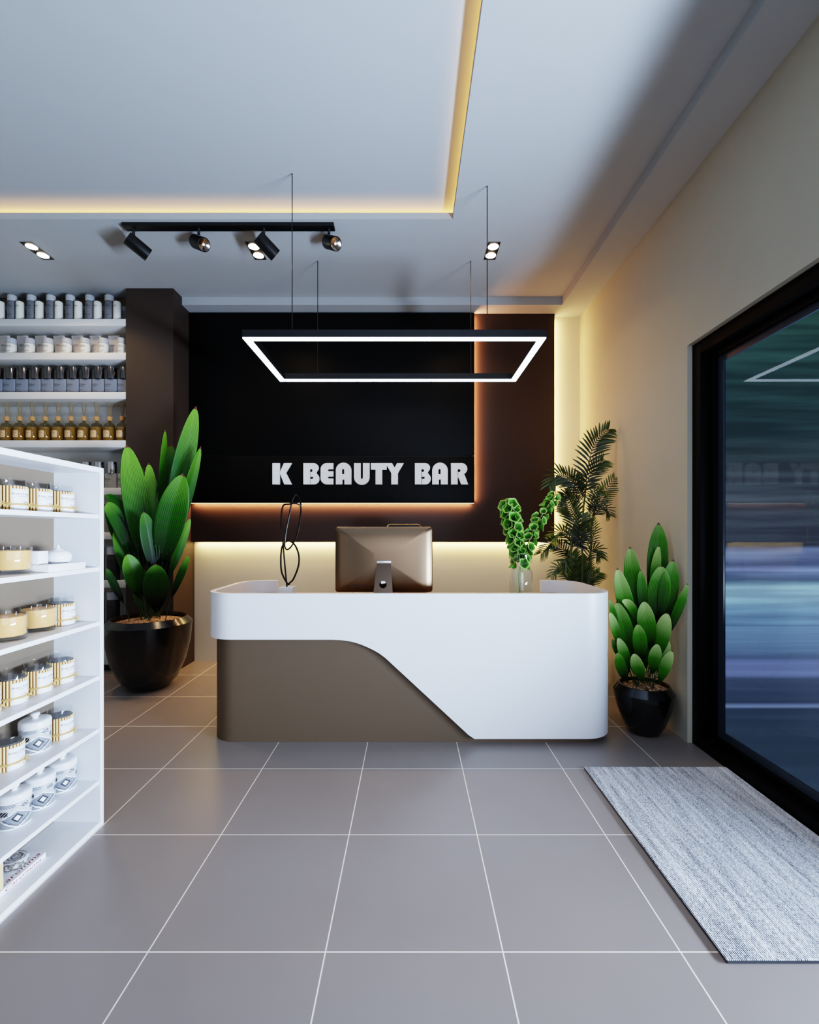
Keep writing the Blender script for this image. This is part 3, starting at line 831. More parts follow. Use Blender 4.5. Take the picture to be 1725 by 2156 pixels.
def frond(pts, n, ll, seed, fwd=.75, dd=0.0):
    rnd = random.Random(seed)
    cur = spline([pp(*p[:2], (p[2] if len(p) > 2 else 0) + dd) for p in pts], 10); m = len(cur)
    bm = nb(); uvl = bm.loops.layers.uv.new('UVMap')
    tube(bm, cur, [.0045 - .003 * i / (m - 1) for i in range(m)], 5)
    for i in range(n):
        f = .10 + .90 * i / (n - 1)
        x = f * (m - 1); idx = min(m - 2, int(x)); p = cur[idx].lerp(cur[idx + 1], x - idx)
        tg = (cur[idx + 1] - cur[idx]).normalized()
        view = (CAM - p).normalized()
        s = tg.cross(view).normalized()
        L = ll * (.55 + .45 * math.sin(PI * min(1, f * .85 + .12))) * rnd.uniform(.88, 1.1)
        for sg in (-1, 1):
            d = (tg * (fwd + .5 * f) + s * sg + view * rnd.uniform(-.25, .3)).normalized()
            wv = (d.cross(view) + view * rnd.uniform(-.4, .4)).normalized()
            W_ = L * .045 + .0018
            prev = None
            for k, (q, wf) in enumerate(((0, .35), (.3, 1), (.62, .85), (.86, .45), (1, .04))):
                c = p + d * (L * q) + Vector((0, 0, -1)) * (L * .22 * q * q)
                if c.x > 1.858: c.x = 1.858
                a_, b_ = bm.verts.new(c - wv * W_ * wf), bm.verts.new(c + wv * W_ * wf)
                if prev:
                    fc = bm.faces.new((prev[0], prev[1], b_, a_))
                    for lp, (uu, vv) in zip(fc.loops, ((0, k - 1), (1, k - 1), (1, k), (0, k))): lp[uvl].uv = (uu, vv / 4 * .5 + f * .5)
                prev = (a_, b_)
    o = obj('frond', bm, M_palm, palm, origin=po, smooth=70, normals=False)
    return o
FR = [
    ([(612, 930), (635, 680), (690, 380), (780, 200), (905, 85)], 22, .20),
    ([(590, 940), (500, 790), (390, 690), (260, 660), (170, 780)], 20, .17),
    ([(610, 900), (660, 700), (740, 560), (830, 480)], 14, .16),
    ([(700, 1200), (760, 1050), (850, 880), (980, 705)], 18, .14),
    ([(660, 1080), (740, 900), (820, 860)], 10, .12),
    ([(720, 1180), (800, 1080), (880, 1080), (930, 1160)], 11, .10),
    ([(440, 1650), (480, 1300), (430, 1080), (360, 900)], 20, .19),
    ([(430, 1700), (310, 1570), (180, 1520), (60, 1640)], 18, .13),
    ([(450, 1560), (380, 1420), (300, 1380), (220, 1440)], 14, .14),
    ([(440, 1950), (340, 1840), (260, 1830), (190, 1930)], 11, .10),
    ([(640, 1750), (690, 1620), (760, 1600), (810, 1690)], 14, .12),
    ([(650, 2050), (720, 1950), (790, 1890)], 12, .11),
    ([(560, 1550), (530, 1350), (570, 1170)], 14, .16),
    ([(430, 1850), (370, 1720), (345, 1860)], 10, .11),
    ([(480, 2050), (400, 1900), (330, 1840)], 13, .12),
    ([(500, 2060), (480, 1850), (450, 1650)], 18, .16),
    ([(600, 2060), (560, 1900), (530, 1720)], 16, .15),
    ([(660, 2060), (640, 1880), (640, 1720)], 14, .12),
    ([(690, 1560), (720, 1380), (700, 1220)], 13, .10),
    ([(600, 1500), (640, 1340), (640, 1180)], 12, .11),
    ([(460, 1560), (540, 1480), (560, 1320)], 14, .15),
    ([(720, 1150), (730, 980), (720, 800)], 12, .11),
    ([(580, 980), (520, 850), (490, 700)], 12, .14),
    ([(560, 1020), (440, 930), (340, 930), (260, 1040)], 13, .12),
    ([(590, 2060), (640, 1990), (700, 2000)], 9, .09),
]
rnd = random.Random(4)
for i, (pts, n, ll) in enumerate(FR):
    frond(pts, n, ll, 100 + i, dd=rnd.uniform(-.06, .1))

# ------------------------------------------------------------------ door mat
dm = nb(); box(dm, 1.04, 1.89, 1.508, 2.748, .0008, .014, .002, 1)
for f in dm.faces:
    f.material_index = 0 if f.normal.z > .5 else 1
o = obj('doormat', dm, [mat_stripes(), mat('dark_mat_edge', (48, 50, 56), .9, var=.1)], None, origin=(1.465, 2.128, 0))
tag(o, 'rectangular grey striped woven doormat along the window', 'doormat')

# ------------------------------------------------------------------ pendant light frame
pen = thing('pendant_light', 'rectangular black frame pendant with glowing white underside above the desk', 'pendant light', (-.11, 3.69, 2.78))
pv = Vector(pen.location)
px0, px1, py0, py1, pz, pw = -1.178, .955, 3.217, 4.153, 2.78, .052
bm = nb()
for a in ((px0, px1, py0, py0 + pw), (px0, px1, py1 - pw, py1), (px0, px0 + pw, py0 + pw, py1 - pw), (px1 - pw, px1, py0 + pw, py1 - pw)):
    box(bm, a[0], a[1], a[2], a[3], pz + .004, pz + .056)
obj('frame', bm, M_blackmetal, pen, origin=pv)
bm = nb()
e = .002
for a in ((px0 + e, px1 - e, py0 + e, py0 + pw - e), (px0 + e, px1 - e, py1 - pw + e, py1 - e), (px0 + e, px0 + pw - e, py0 + pw - e, py1 - pw + e), (px1 - pw + e, px1 - e, py0 + pw - e, py1 - pw + e)):
    box(bm, a[0], a[1], a[2], a[3], pz - .004, pz + .0035)
obj('diffuser', bm, emitter('cool_white_led', (226, 236, 255), 9.0), pen, origin=pv)
for (x, y, zt) in ((-.832, py0 + .02, ZU), (.543, py0 + .02, ZC), (-.833, py1 - .02, ZC), (.545, py1 - .02, ZC)):
    bm = nb(); tube(bm, [(x, y, pz + .055), (x, y, zt)], .0033, 6); obj('wire', bm, M_blackmetal, pen, origin=pv)

# ------------------------------------------------------------------ track light with four spotlights
tr = thing('track_light', 'black ceiling track with four cylindrical spotlights', 'track light', (-1.43, 3.655, ZC))
tv = Vector(tr.location)
bm = nb(); box(bm, -2.272, -.603, 3.613, 3.688, 3.83, ZC, .002); obj('rail', bm, M_blackmetal, tr, origin=tv)
M_reflector = mat('spot_reflector', (190, 176, 168), .12, metal=1.0, var=.3, scale=60)
M_bulb = emitter('dim_bulb', (230, 236, 255), 2.2)
Yk = 3.66
heads = [  # stem u, back end and front end in the photo, lens turned to the viewer
    (282, (267.5, 500.5), (313.5, 538), False),
    (419, (412, 508.5), (430.5, 515.5), True),
    (556, (543, 498.5), (581, 538.5), False),
    (693, (689, 509), (708, 513.5), True),
]
for su, e0, e1, lens in heads:
    c = P((e0[0] + e1[0]) / 2, (e0[1] + e1[1]) / 2, Yk)
    vd = (c - CAM).normalized()
    ends = []
    for e_ in (e0, e1):
        q = P(e_[0], e_[1], Yk) - CAM
        ends.append(CAM + q * ((c - CAM).dot(vd) / q.dot(vd)))
    w_ = (ends[1] - ends[0]); ln = w_.length; w_.normalize(); ax = w_
    if lens:
        ln = .135; ax = (w_ * .52 - vd * .854).normalized(); c = ends[1] - ax * (ln / 2)
    sx = P(su, 0, Yk).x
    rot = Vector((0, 0, 1)).rotation_difference(ax).to_matrix()
    R = .053
    bm = nb()
    h = ln / 2
    lathe(bm, [(0, -h), (R * .94, -h), (R, -h + .004), (R, h - .002), (R - .003, h), (R - .006, h - .002), (R - .006, h - .012), (0, h - .012)], c=c, seg=36, M=rot); bmesh.ops.remove_doubles(bm, verts=bm.verts[:], dist=1e-5)
    hd = obj('spotlight', bm, M_blackmetal, tr, origin=tv, smooth=40)
    bm = nb(); tube(bm, [(sx, Yk - .005, 3.832), (sx, Yk - .003, c.z + (.04 if lens else .05))], .011, 10); obj('stem', bm, mat('grey_stem', (70, 70, 72), .35, metal=.8, var=.05), hd, origin=tv)
    bm = nb()
    nfac = 26
    lathe(bm, [(.010, h - .011 + .0006), (.028, h - .0075), (R - .0065, h - .0015)], c=c, seg=nfac, M=rot, rfun=lambda r, a, k: r * (1 + (.06 if int(round(a / (2 * PI) * nfac)) % 2 else -.04) * (k == 1)))
    lathe(bm, [(0, h - .0095), (.011, h - .0105), (.011, h - .0118)], c=c, seg=nfac, M=rot, mi=1)
    obj('lens', bm, [M_reflector, M_bulb], hd, origin=tv, smooth=10)

# ------------------------------------------------------------------ recessed twin downlights
M_dl = mat('black_downlight', (30, 24, 18), .4, var=.1)
M_dlamp = emitter('warm_lamp', (255, 232, 196), 26.0)
def downlight(x, label):
    t = thing('downlight', label, 'ceiling light', (x, 3.985, ZC), group='recessed twin ceiling lights')
    bm = nb(); box(bm, -.051, .051, -.126, .126, -.004, -.0003, .001, 1); obj('housing', bm, M_dl, t)
    for s in (-1, 1):
        bm = nb(); lathe(bm, [(0, -.0095), (.036, -.009), (.044, -.0045), (.044, -.004)], c=(0, s * .062, 0), seg=32); bmesh.ops.remove_doubles(bm, verts=bm.verts[:], dist=1e-5)
        obj('lamp', bm, M_dlamp, t, smooth=60)
downlight(-3.235, 'glowing twin ceiling downlight above the wall shelves, left of the track')
downlight(-1.337, 'glowing twin ceiling downlight partly behind the third track spotlight')
downlight(.71, 'glowing twin ceiling downlight right of the track near the pendant wire')

# ------------------------------------------------------------------ built-in wall shelving on the left
SHY, SHB = 4.600, 4.895
shz = [3.553, 3.215, 2.820, 2.335, 1.860, 1.413, .928, .472]
wsh = thing('wall_shelving', 'built-in white wall shelving stocked with bottles left of the brown pillar', 'shelf', (-3.65, 4.9, 0))
wo = Vector(wsh.location)
X0, X1 = XL + .001, -2.8485
bm = nb(); box(bm, X0, X1, SHB, YB - .001, .06, ZC - .001); obj('back_panel', bm, mat('grey_shelf_backing', (186, 184, 180), .7, var=.02, scale=9), wsh, origin=wo)
for z in shz:
    bm = nb(); box(bm, X0, X1, SHY, SHB - .0005, z - .07, z, .003, 2); obj('shelf', bm, M_shelfwhite, wsh, origin=wo)
bm = nb(); box(bm, X0, X1, 4.79, SHB - .0005, 3.74, ZC - .001); obj('header_board', bm, mat('brown_header', (110, 92, 72), .6, var=.1), wsh, origin=wo)
bm = nb(); box(bm, X0, X1, 4.70, 4.72, .06, .4015); obj('base_panel', bm, M_shelfwhite, wsh, origin=wo)
bm = nb(); box(bm, X0, X1, 4.705, 4.73, 0.0005, .0595); obj('plinth', bm, M_plinth, wsh, origin=wo)

# products --------------------------------------------------------------
def cyl_fn(R, a0, z0, eps=.0006):
    """wrap text on a cylinder, facing angle a0"""
    return lambda x, y: Vector(((R + eps) * math.cos(a0 + x / R), (R + eps) * math.sin(a0 + x / R), z0 + y))
def flat_fn(y, z0): return lambda x, yy: Vector((x, y, z0 + yy))
FA = -PI / 2      # facing the room from the back wall
M_greyb = mat('dark_grey_bottle', (104, 106, 110), .4, var=.03)
M_greyc = mat('pale_grey_cap', (176, 178, 184), .5, var=.05)
M_whiteb = mat('ivory_bottle', (226, 224, 212), .4, var=.02)
M_midb = mat('mid_grey_bottle', (150, 148, 148), .45, var=.03)
M_tube = mat('white_tube', (206, 200, 198), .45, var=.02)
M_bluish = mat('frosted_slate_bottle', (112, 122, 140), .25, var=.04)
M_gun = mat('gunmetal_cap', (120, 116, 116), .18, metal=1.0, var=.04)
M_chrome = mat('chrome_cap', (190, 186, 184), .14, metal=1.0, var=.04)
M_clearb = mat('pale_frosted_bottle', (150, 148, 146), .25, var=.03)
M_darkb = mat('charcoal_bottle', (58, 56, 56), .4, var=.04)
M_red = mat('red_print', (150, 50, 60), .6, var=.05)

def cyl_bottle(name, cat, R, h, caph, mb, mc, txt, capw=1.03, neck=.004):
    t = thing(name, '', cat)
    bm = nb(); lathe(bm, [(0, .0004), (R * .94, .0004), (R, .006), (R, h - caph - .008), (R * .97, h - caph - .002), (R * .8, h - caph), (0, h - caph)], seg=36); bmesh.ops.remove_doubles(bm, verts=bm.verts[:], dist=1e-6)
    if txt:
        add_text(bm, txt, R * .58, cyl_fn(R, FA, (h - caph) * .72)); add_text(bm, 'BODY CARE', R * .22, cyl_fn(R, FA, (h - caph) * .60))
        add_text(bm, 'NATURAL', R * .26, cyl_fn(R, FA, (h - caph) * .28)); add_text(bm, '250 ml', R * .22, cyl_fn(R, FA, (h - caph) * .16))
    obj('bottle_body', bm, [mb, M_ink], t, normals=False, smooth=40)
    bm = nb(); q = R * capw; lathe(bm, [(q * .8, h - caph + .0004), (q, h - caph + .0004), (q, h - .008), (q * .95, h - .002), (q * .8, h), (0, h)], seg=36); bmesh.ops.remove_doubles(bm, verts=bm.verts[:], dist=1e-6)
    obj('cap', bm, mc, t, smooth=40)
    return t

ux = lambda u, Y: (u - VX) / F * Y
rowname = ['', 'top wall shelf', 'second wall shelf from the top', 'third wall shelf from the top', 'fourth wall shelf from the top', 'fifth wall shelf from the top', 'sixth wall shelf from the top', 'seventh wall shelf', 'lowest wall shelf']
def from_pillar(k): return ORD[k] + ' from the pillar' if k > 1 else 'nearest the pillar'
PX = -2.8485
def row(proto, us, Y, z, fmt, group, half):
    used = []; n = len(us)
    for i, u in enumerate(us):
        x = min(ux(u, Y), PX - half - .002)
        place(proto, used, (x, Y, z), fmt.format(from_pillar(n - i)), group)

# top shelf
p = cyl_bottle('bottle', 'bottle', .040, .262, .060, M_greyb, M_greyc, 'ESPA')
row(p, [26 + 40.9 * i for i in range(6)], 4.665, shz[0], 'tall dark grey bottle with pale cap on the top shelf, {}', 'tall grey bottles on the top shelf', .042)
p = cyl_bottle('bottle', 'bottle', .031, .192, .050, M_midb, M_greyc, 'ESPA', 1.0)
row(p, [16.5 + 40.9 * i for i in range(7)], 4.755, shz[0], 'short mid grey capped bottle on the top shelf, {}', 'short grey bottles on the top shelf', .031)
t = thing('pump_bottle', '', 'bottle')
bm = nb(); lathe(bm, [(0, .0004), (.034, .0004), (.036, .006), (.036, .185), (.032, .196), (.012, .199), (0, .199)], seg=32); bmesh.ops.remove_doubles(bm, verts=bm.verts[:], dist=1e-6)
add_text(bm, 'ESPA', .022, cyl_fn(.036, FA - .25, .145)); add_text(bm, 'wash', .009, cyl_fn(.036, FA - .25, .128)); obj('bottle_body', bm, [M_whiteb, M_ink], t, normals=False, smooth=40)
bm = nb(); lathe(bm, [(.0, .1995), (.013, .1995), (.013, .222), (.006, .225), (.006, .232), (.011, .233), (.011, .240), (0, .241)], seg=20); box(bm, .004, .05, -.005, .005, .232, .239, .002, 1); box(bm, .044, .05, -.004, .004, .224, .234)
obj('pump', bm, M_plinth, t, smooth=40)
row(t, [1.5 + 40.9 * i for i in range(7)], 4.662, shz[0], 'ivory pump bottle with dark pump on the top shelf, {}', 'ivory pump bottles on the top shelf', .037)

# second shelf: standing tubes and short jars
t = thing('cosmetic_tube', '', 'tube')
bm = nb()
ringsT = []
for z, hw, hd in ((.024, .034, .022), (.05, .040, .021), (.12, .048, .014), (.19, .056, .006), (.222, .059, .0018), (.230, .059, .0016)):
    ringsT.append([bm.verts.new((hw * math.cos(2 * PI * k / 28) if abs(math.cos(2 * PI * k / 28)) < .999 else hw * math.copysign(1, math.cos(2 * PI * k / 28)), hd * math.sin(2 * PI * k / 28), z)) for k in range(28)])
for a, b in zip(ringsT, ringsT[1:]):
    for k in range(28): bm.faces.new((a[k], a[(k + 1) % 28], b[(k + 1) % 28], b[k]))
bm.faces.new(list(reversed(ringsT[0]))); bm.faces.new(ringsT[-1])
tilt = lambda y0, z0: (lambda x, yy: Vector((x, -.0225 + (z0 + yy - .03) * .098 - .0008, z0 + yy)))
add_text(bm, 'ESPA', .022, tilt(0, .125)); add_text(bm, 'hand', .009, tilt(0, .108)); add_text(bm, 'ROSE', .010, tilt(0, .075), mi=2); add_text(bm, 'cream', .010, tilt(0, .052)); add_text(bm, '100 ml', .010, tilt(0, .040))
obj('tube_body', bm, [M_tube, M_ink, M_red], t, normals=False, smooth=50)
bm = nb(); lathe(bm, [(0, .0004), (.028, .0004), (.030, .004), (.030, .0235), (0, .0236)], seg=28); bmesh.ops.remove_doubles(bm, verts=bm.verts[:], dist=1e-6); obj('cap', bm, M_greyc, t)
row(t, [9 + 38.4 * i for i in range(7)], 4.745, shz[1], 'white upright squeeze tube on the second shelf, {}', 'white tubes on the second shelf', .06)
p = cyl_bottle('bottle', 'bottle', .0435, .162, .056, M_whiteb, M_greyc, 'ESPA', 1.0)
row(p, [24 + 38.9 * i for i in range(7)], 4.66, shz[1], 'short white bottle with grey cap on the second shelf, {}', 'short white bottles on the second shelf', .045)

# third and fifth shelves: flat square shouldered bottles with metal caps
def square_bottle(mb, mc):
    t = thing('perfume_bottle', '', 'bottle')
    bm = nb(); box(bm, -.0605, .0605, -.028, .028, .0004, .153, .008, 3)
    add_text(bm, 'ESPA', .027, lambda x, y: Vector((x - .026, -.0286, .092 + y))); add_text(bm, 'london', .014, lambda x, y: Vector((x - .034, -.0286, .074 + y))); add_text(bm, 'SPRAY', .014, lambda x, y: Vector((x - .034, -.0286, .038 + y))); add_text(bm, 'natural 100 ml', .010, lambda x, y: Vector((x - .026, -.0286, .020 + y)))
    obj('bottle_body', bm, [mb, M_ink], t, normals=False, smooth=40)
    bm = nb(); lathe(bm, [(0, .1535), (.042, .1535), (.042, .268), (.040, .272), (.036, .274), (0, .275)], seg=36); bmesh.ops.remove_doubles(bm, verts=bm.verts[:], dist=1e-6); obj('cap', bm, mc, t, smooth=40)
    return t
row(square_bottle(M_bluish, M_gun), [-3.3 + 26.65 * i for i in range(11)], 4.69, shz[2], 'slate blue square bottle, gunmetal cap, on the third shelf, {}', 'slate blue bottles on the third shelf', .0605)
row(square_bottle(M_clearb, M_chrome), [155.5 + 26.9 * i for i in range(5)], 4.69, shz[4], 'pale square bottle with chrome cap on the fifth shelf, {}', 'chrome capped bottles on the fifth shelf', .0605)

# fourth shelf: reed diffusers
t = thing('reed_diffuser', '', 'diffuser')
bm = nb(); lathe(bm, [(0, .0004), (.050, .0004), (.054, .006), (.054, .150), (.050, .172), (.036, .188), (.017, .196), (.014, .200), (.014, .214), (.0, .214)], seg=36); bmesh.ops.remove_doubles(bm, verts=bm.verts[:], dist=1e-6)
gb = obj('bottle_glass', bm, glass('smoky_glass', (222, 214, 190), .9), t, smooth=50)
bm = nb(); lathe(bm, [(0, .006), (.0505, .006), (.0505, .146), (0, .1462)], seg=30); bmesh.ops.remove_doubles(bm, verts=bm.verts[:], dist=1e-6); obj('oil', bm, mat('amber_oil', (150, 122, 66), .2, var=.1), t, smooth=40)
bm = nb()
def lab(x0, x1, z0, z1, R, a0, mi, eps, n=8):
    A = [bm.verts.new(((R + eps) * math.cos(a0 + (x0 + (x1 - x0) * k / n) / R), (R + eps) * math.sin(a0 + (x0 + (x1 - x0) * k / n) / R), z0)) for k in range(n + 1)]
    B = [bm.verts.new((v.co.x, v.co.y, z1)) for v in A]
    for k in range(n): bm.faces.new((A[k], A[k + 1], B[k + 1], B[k])).material_index = mi
lab(-.038, .038, .040, .110, .054, FA - .25, 0, .0005)
for z in (.049, .103): lab(-.030, .030, z, z + .0015, .054, FA - .25, 1, .0010)
add_text(bm, '*', .03, cyl_fn(.054, FA - .25, .088, .001)); add_text(bm, 'DIFFUSER', .0115, cyl_fn(.054, FA - .25, .083, .001)); add_text(bm, 'home', .010, cyl_fn(.054, FA - .25, .066, .001))
obj('paper_label', bm, [mat('kraft_label', (206, 172, 128), .8, var=.04), M_ink], t, normals=False)
bm = nb(); lathe(bm, [(0, .2145), (.021, .2145), (.023, .220), (.0245, .252), (.0245, .257), (0, .258)], seg=24); bmesh.ops.remove_doubles(bm, verts=bm.verts[:], dist=1e-6); obj('stopper', bm, mat('cork', (176, 132, 84), .8, var=.2, scale=120, bump=.2), t, smooth=40)
rr_ = random.Random(9)
for k in range(7):
    an = 2 * PI * k / 7 + .2; q = .038 * rr_.uniform(.6, 1.0)
    bm = nb(); tube(bm, [(.006 * math.cos(an), .006 * math.sin(an), .256), (q * math.cos(an), q * .6 * math.sin(an), .405)], .0018, 5); obj('reed', bm, mat('reed', (150, 128, 84), .8, var=.1), t)
row(t, [14.3 + 27.1 * i for i in range(10)], 4.69, shz[3], 'amber reed diffuser with cork neck on the fourth shelf, {}', 'reed diffusers on the fourth shelf', .0545)

# sixth shelf: clear square pump bottles
t = thing('pump_bottle', '', 'bottle')
bm = nb(); box(bm, -.042, .042, -.03, .03, .0004, .20, .008, 2); obj('bottle_body', bm, glass('pale_clear_bottle', (220, 216, 210), .8, .05, .35, (170, 164, 158)), t, smooth=40)
bm = nb(); lathe(bm, [(0, .2005), (.018, .2005), (.018, .235), (.008, .24), (.008, .275), (.016, .276), (.016, .29), (0, .291)], seg=22); box(bm, -.06, .0, -.006, .006, .278, .288, .002, 1); obj('pump', bm, M_plinth, t, smooth=40)
row(t, [232, 258], 4.68, shz[5], 'clear square pump bottle on the sixth shelf behind the plant, {}', 'clear pump bottles on the sixth shelf', .042)
# seventh and lowest shelves: big charcoal bottles
p = cyl_bottle('bottle', 'bottle', .058, .342, .082, M_darkb, M_greyc, 'ESPA', 1.0)
row(p, [207, 239], 4.685, shz[6], 'tall charcoal bottle with grey cap on the seventh shelf, {}', 'charcoal bottles on the seventh shelf', .058)
p = cyl_bottle('bottle', 'bottle', .058, .338, .080, M_darkb, M_greyc, 'ESPA', 1.0)
row(p, [207, 239], 4.685, shz[7], 'tall charcoal bottle with grey cap on the lowest shelf, {}', 'charcoal bottles on the lowest shelf', .058)
def slim(mb):
    t = thing('spray_bottle', '', 'bottle')
    bm = nb(); lathe(bm, [(0, .0004), (.026, .0004), (.028, .005), (.028, .175), (.022, .19), (.010, .196), (0, .196)], seg=28); bmesh.ops.remove_doubles(bm, verts=bm.verts[:], dist=1e-6); add_text(bm, 'ESPA', .016, cyl_fn(.028, FA, .12)); obj('bottle_body', bm, [mb, M_ink], t, normals=False, smooth=40)
    bm = nb(); lathe(bm, [(0, .1965), (.012, .1965), (.012, .28), (.009, .285), (0, .286)], seg=20); bmesh.ops.remove_doubles(bm, verts=bm.verts[:], dist=1e-6); obj('cap', bm, M_plinth, t, smooth=40)
    return t
a = slim(M_clearb); a.location = (-2.885, 4.70, shz[6]); a['label'] = 'slim clear spray bottle on the seventh shelf beside the pillar'
a = slim(mat('pale_blue_bottle', (140, 156, 176), .3, var=.03)); a.location = (-2.885, 4.70, shz[7]); a['label'] = 'slim pale blue spray bottle on the lowest shelf beside the pillar'

# ------------------------------------------------------------------ white display unit in the left foreground
FX, UY0, UY1, UB = -1.489, .45, 2.231, -1.735
un = thing('display_unit', 'white open display unit of candles and canisters in the left foreground', 'shelf', (-1.6, 1.3, 0))
uo = Vector(un.location)
T_ = .025
bm = nb(); box(bm, UB, FX, UY1 - T_, UY1, .001, 1.7275, .0008, 1); obj('side_panel', bm, M_white, un, origin=uo)
bm = nb(); box(bm, UB, FX, UY0, UY0 + T_, .001, 1.7275, .0008, 1); obj('side_panel', bm, M_white, un, origin=uo)
bm = nb(); box(bm, UB, FX, UY0 + T_, UY1 - T_, 1.7025, 1.7275, .0008, 1); obj('top_panel', bm, M_white, un, origin=uo)
bm = nb(); box(bm, UB, FX, UY0 + T_, UY1 - T_, .001, .027, .0008, 1); obj('bottom_panel', bm, M_white, un, origin=uo)
bm = nb(); box(bm, UB, -1.712, UY0 + T_ + .0005, UY1 - T_ - .0005, .0275, 1.702); obj('back_panel', bm, M_taupe, un, origin=uo)
uz = [1.503, 1.250, .988, .728, .475, .226]
for z in uz:
    bm = nb(); box(bm, -1.7115, FX - .007, UY0 + T_ + .0005, UY1 - T_ - .0005, z - .02, z, .0008, 1); obj('shelf', bm, M_white, un, origin=uo)

# candle jar in a corrugated sleeve
M_card = mat('corrugated_card', (226, 196, 132), .8, var=.06, scale=60)
M_cardd = mat('card_groove', (112, 70, 40), .9, var=.08, scale=60)
M_paper = mat('white_paper_label', (238, 240, 246), .7, var=.01)
M_greyink = mat('grey_print', (110, 112, 122), .7, var=.05)
M_pink = mat('pink_print', (214, 150, 172), .7, var=.05)
M_twine = mat('raffia_twine', (196, 160, 96), .85, var=.25, scale=150)
M_jglass = glass('jar_glass', (252, 253, 254), .6)
M_wax_d = mat('dark_wax', (92, 90, 92), .35, var=.05, scale=30)
M_wax = mat('honey_wax', (246, 186, 112), .45, var=.02, scale=10)
def candle_jar():
    t = thing('candle_jar', '', 'candle')
    R = .0475
    bm = nb(); lathe(bm, [(0, .0008), (R, .0008), (R, .130), (R - .0005, .1315), (R - .002, .1315), (R - .0022, .130), (R - .0022, .004), (0, .004)], seg=44); bmesh.ops.remove_doubles(bm, verts=bm.verts[:], dist=1e-6)
    gl = obj('glass', bm, M_jglass, t, smooth=50)
    bm = nb(); lathe(bm, [(0, .0045), (R - .0028, .0045), (R - .0028, .104), (0, .105)], seg=36); bmesh.ops.remove_doubles(bm, verts=bm.verts[:], dist=1e-6); obj('wax', bm, M_wax_d, t, smooth=40)
    # sleeve: 28 ribs
    bm = nb(); nr, per = 28, 6; seg = nr * per; R0 = R + .0008
    def rad(i): return R0 + .0016 + .0018 * math.cos(2 * PI * (i % per) / per)
    rows = []
    for z in (.0006, .100):
        rows.append([bm.verts.new((rad(i) * math.cos(2 * PI * i / seg), rad(i) * math.sin(2 * PI * i / seg), z)) for i in range(seg)])
    inn = [bm.verts.new((R0 * math.cos(2 * PI * i / seg), R0 * math.sin(2 * PI * i / seg), .100)) for i in range(seg)]
    for i in range(seg):
        j = (i + 1) % seg
        groove = (i % per) in (2, 3)
        bm.faces.new((rows[0][i], rows[0][j], rows[1][j], rows[1][i])).material_index = 1 if groove else 0
        bm.faces.new((rows[1][i], rows[1][j], inn[j], inn[i])).material_index = 0
    obj('sleeve', bm, [M_card, M_cardd], t, smooth=70)
    # paper label wrapped round the +x side
    bm = nb(); RL = R0 + .0038
    def patch(a0, a1, z0, z1, mi, eps, n=20):
        A = [bm.verts.new(((RL + eps) * math.cos(a0 + (a1 - a0) * k / n), (RL + eps) * math.sin(a0 + (a1 - a0) * k / n), z0)) for k in range(n + 1)]
        B = [bm.verts.new((v.co.x, v.co.y, z1)) for v in A]
        for k in range(n): bm.faces.new((A[k], A[k + 1], B[k + 1], B[k])).material_index = mi
    la, lb = math.radians(-50), math.radians(42)
    patch(la, lb, .001, .0885, 0, 0)
    for z in (.004, .0845): patch(la + .05, lb - .05, z, z + .0007, 1, .0004)
    for a in (la + .05, lb - .05): patch(a, a + .014, .004, .085, 1, .0004, 1)
    for a in (la + .12,): patch(a, a + .01, .004, .082, 1, .0004, 1)
    cen = (la + lb) / 2
    add_text(bm, 'Bougies Artisanales', .0105, cyl_fn(RL, cen, .069, .0006), mi=2, shear=.35)
    add_text(bm, 'Parfumees Soja', .0075, cyl_fn(RL, cen + .05, .060, .0006), mi=1, shear=.35)
    patch(la + .2, lb - .2, .0515, .0521, 1, .0006)
    add_text(bm, 'Tropicale', .0095, cyl_fn(RL, cen + .1, .041, .0006), mi=3, shear=.35)
    add_text(bm, '180 g', .006, cyl_fn(RL, cen + .3, .012, .0006), mi=1)
    obj('paper_label', bm, [M_paper, M_greyink, M_ink, M_pink], t, normals=False, smooth=60)
    bm = nb(); RT = RL + .0018
    for k, dz in enumerate((-.0028, 0, .0028)):
        tube(bm, [((RT + .0004 * math.sin(i * 1.7 + k)) * math.cos(2 * PI * i / 48), (RT + .0004 * math.sin(i * 1.7 + k)) * math.sin(2 * PI * i / 48), .0275 + dz + .001 * math.sin(i * .9 + k * 2)) for i in range(48)], .0016, 5, closed=True)
    obj_t = obj('twine', bm, M_twine, t)
    bm = nb()
    def bow(pts): tube(bm, spline([Vector(((RT + .002 + d) * math.cos(a), (RT + .002 + d) * math.sin(a), .0275 + z)) for a, z, d in pts], 5), .0014, 5)
    b0 = math.radians(18)
    bow([(b0, 0, .002), (b0 - .25, .008, .004), (b0 - .38, .004, .003), (b0 - .2, -.002, .003), (b0, 0, .002)])
    bow([(b0, 0, .002), (b0 + .22, .009, .008), (b0 + .36, .006, .009), (b0 + .2, -.001, .006), (b0, 0, .002)])
    bow([(b0, 0, .003), (b0 - .1, -.008, .006), (b0 - .2, -.017, .006)]); bow([(b0, 0, .003), (b0 + .16, -.006, .010), (b0 + .3, -.015, .014)])
    bow([(b0 - .06, 0.001, .001), (b0, .003, .004), (b0 + .06, .001, .002)])
    obj('bow', bm, M_twine, obj_t)
    return t
JX = -1.615
cj = candle_jar(); used = []
for i, Y in enumerate((2.12, 1.99, 1.86, 1.73)):
    place(cj, used, (JX, Y, uz[0]), 'ribbed card candle jar with label on the unit\'s top shelf, ' + ('nearest its end panel' if i == 0 else ORD[i + 1] + ' from its end panel'), 'candle jars on the top shelf of the display unit')
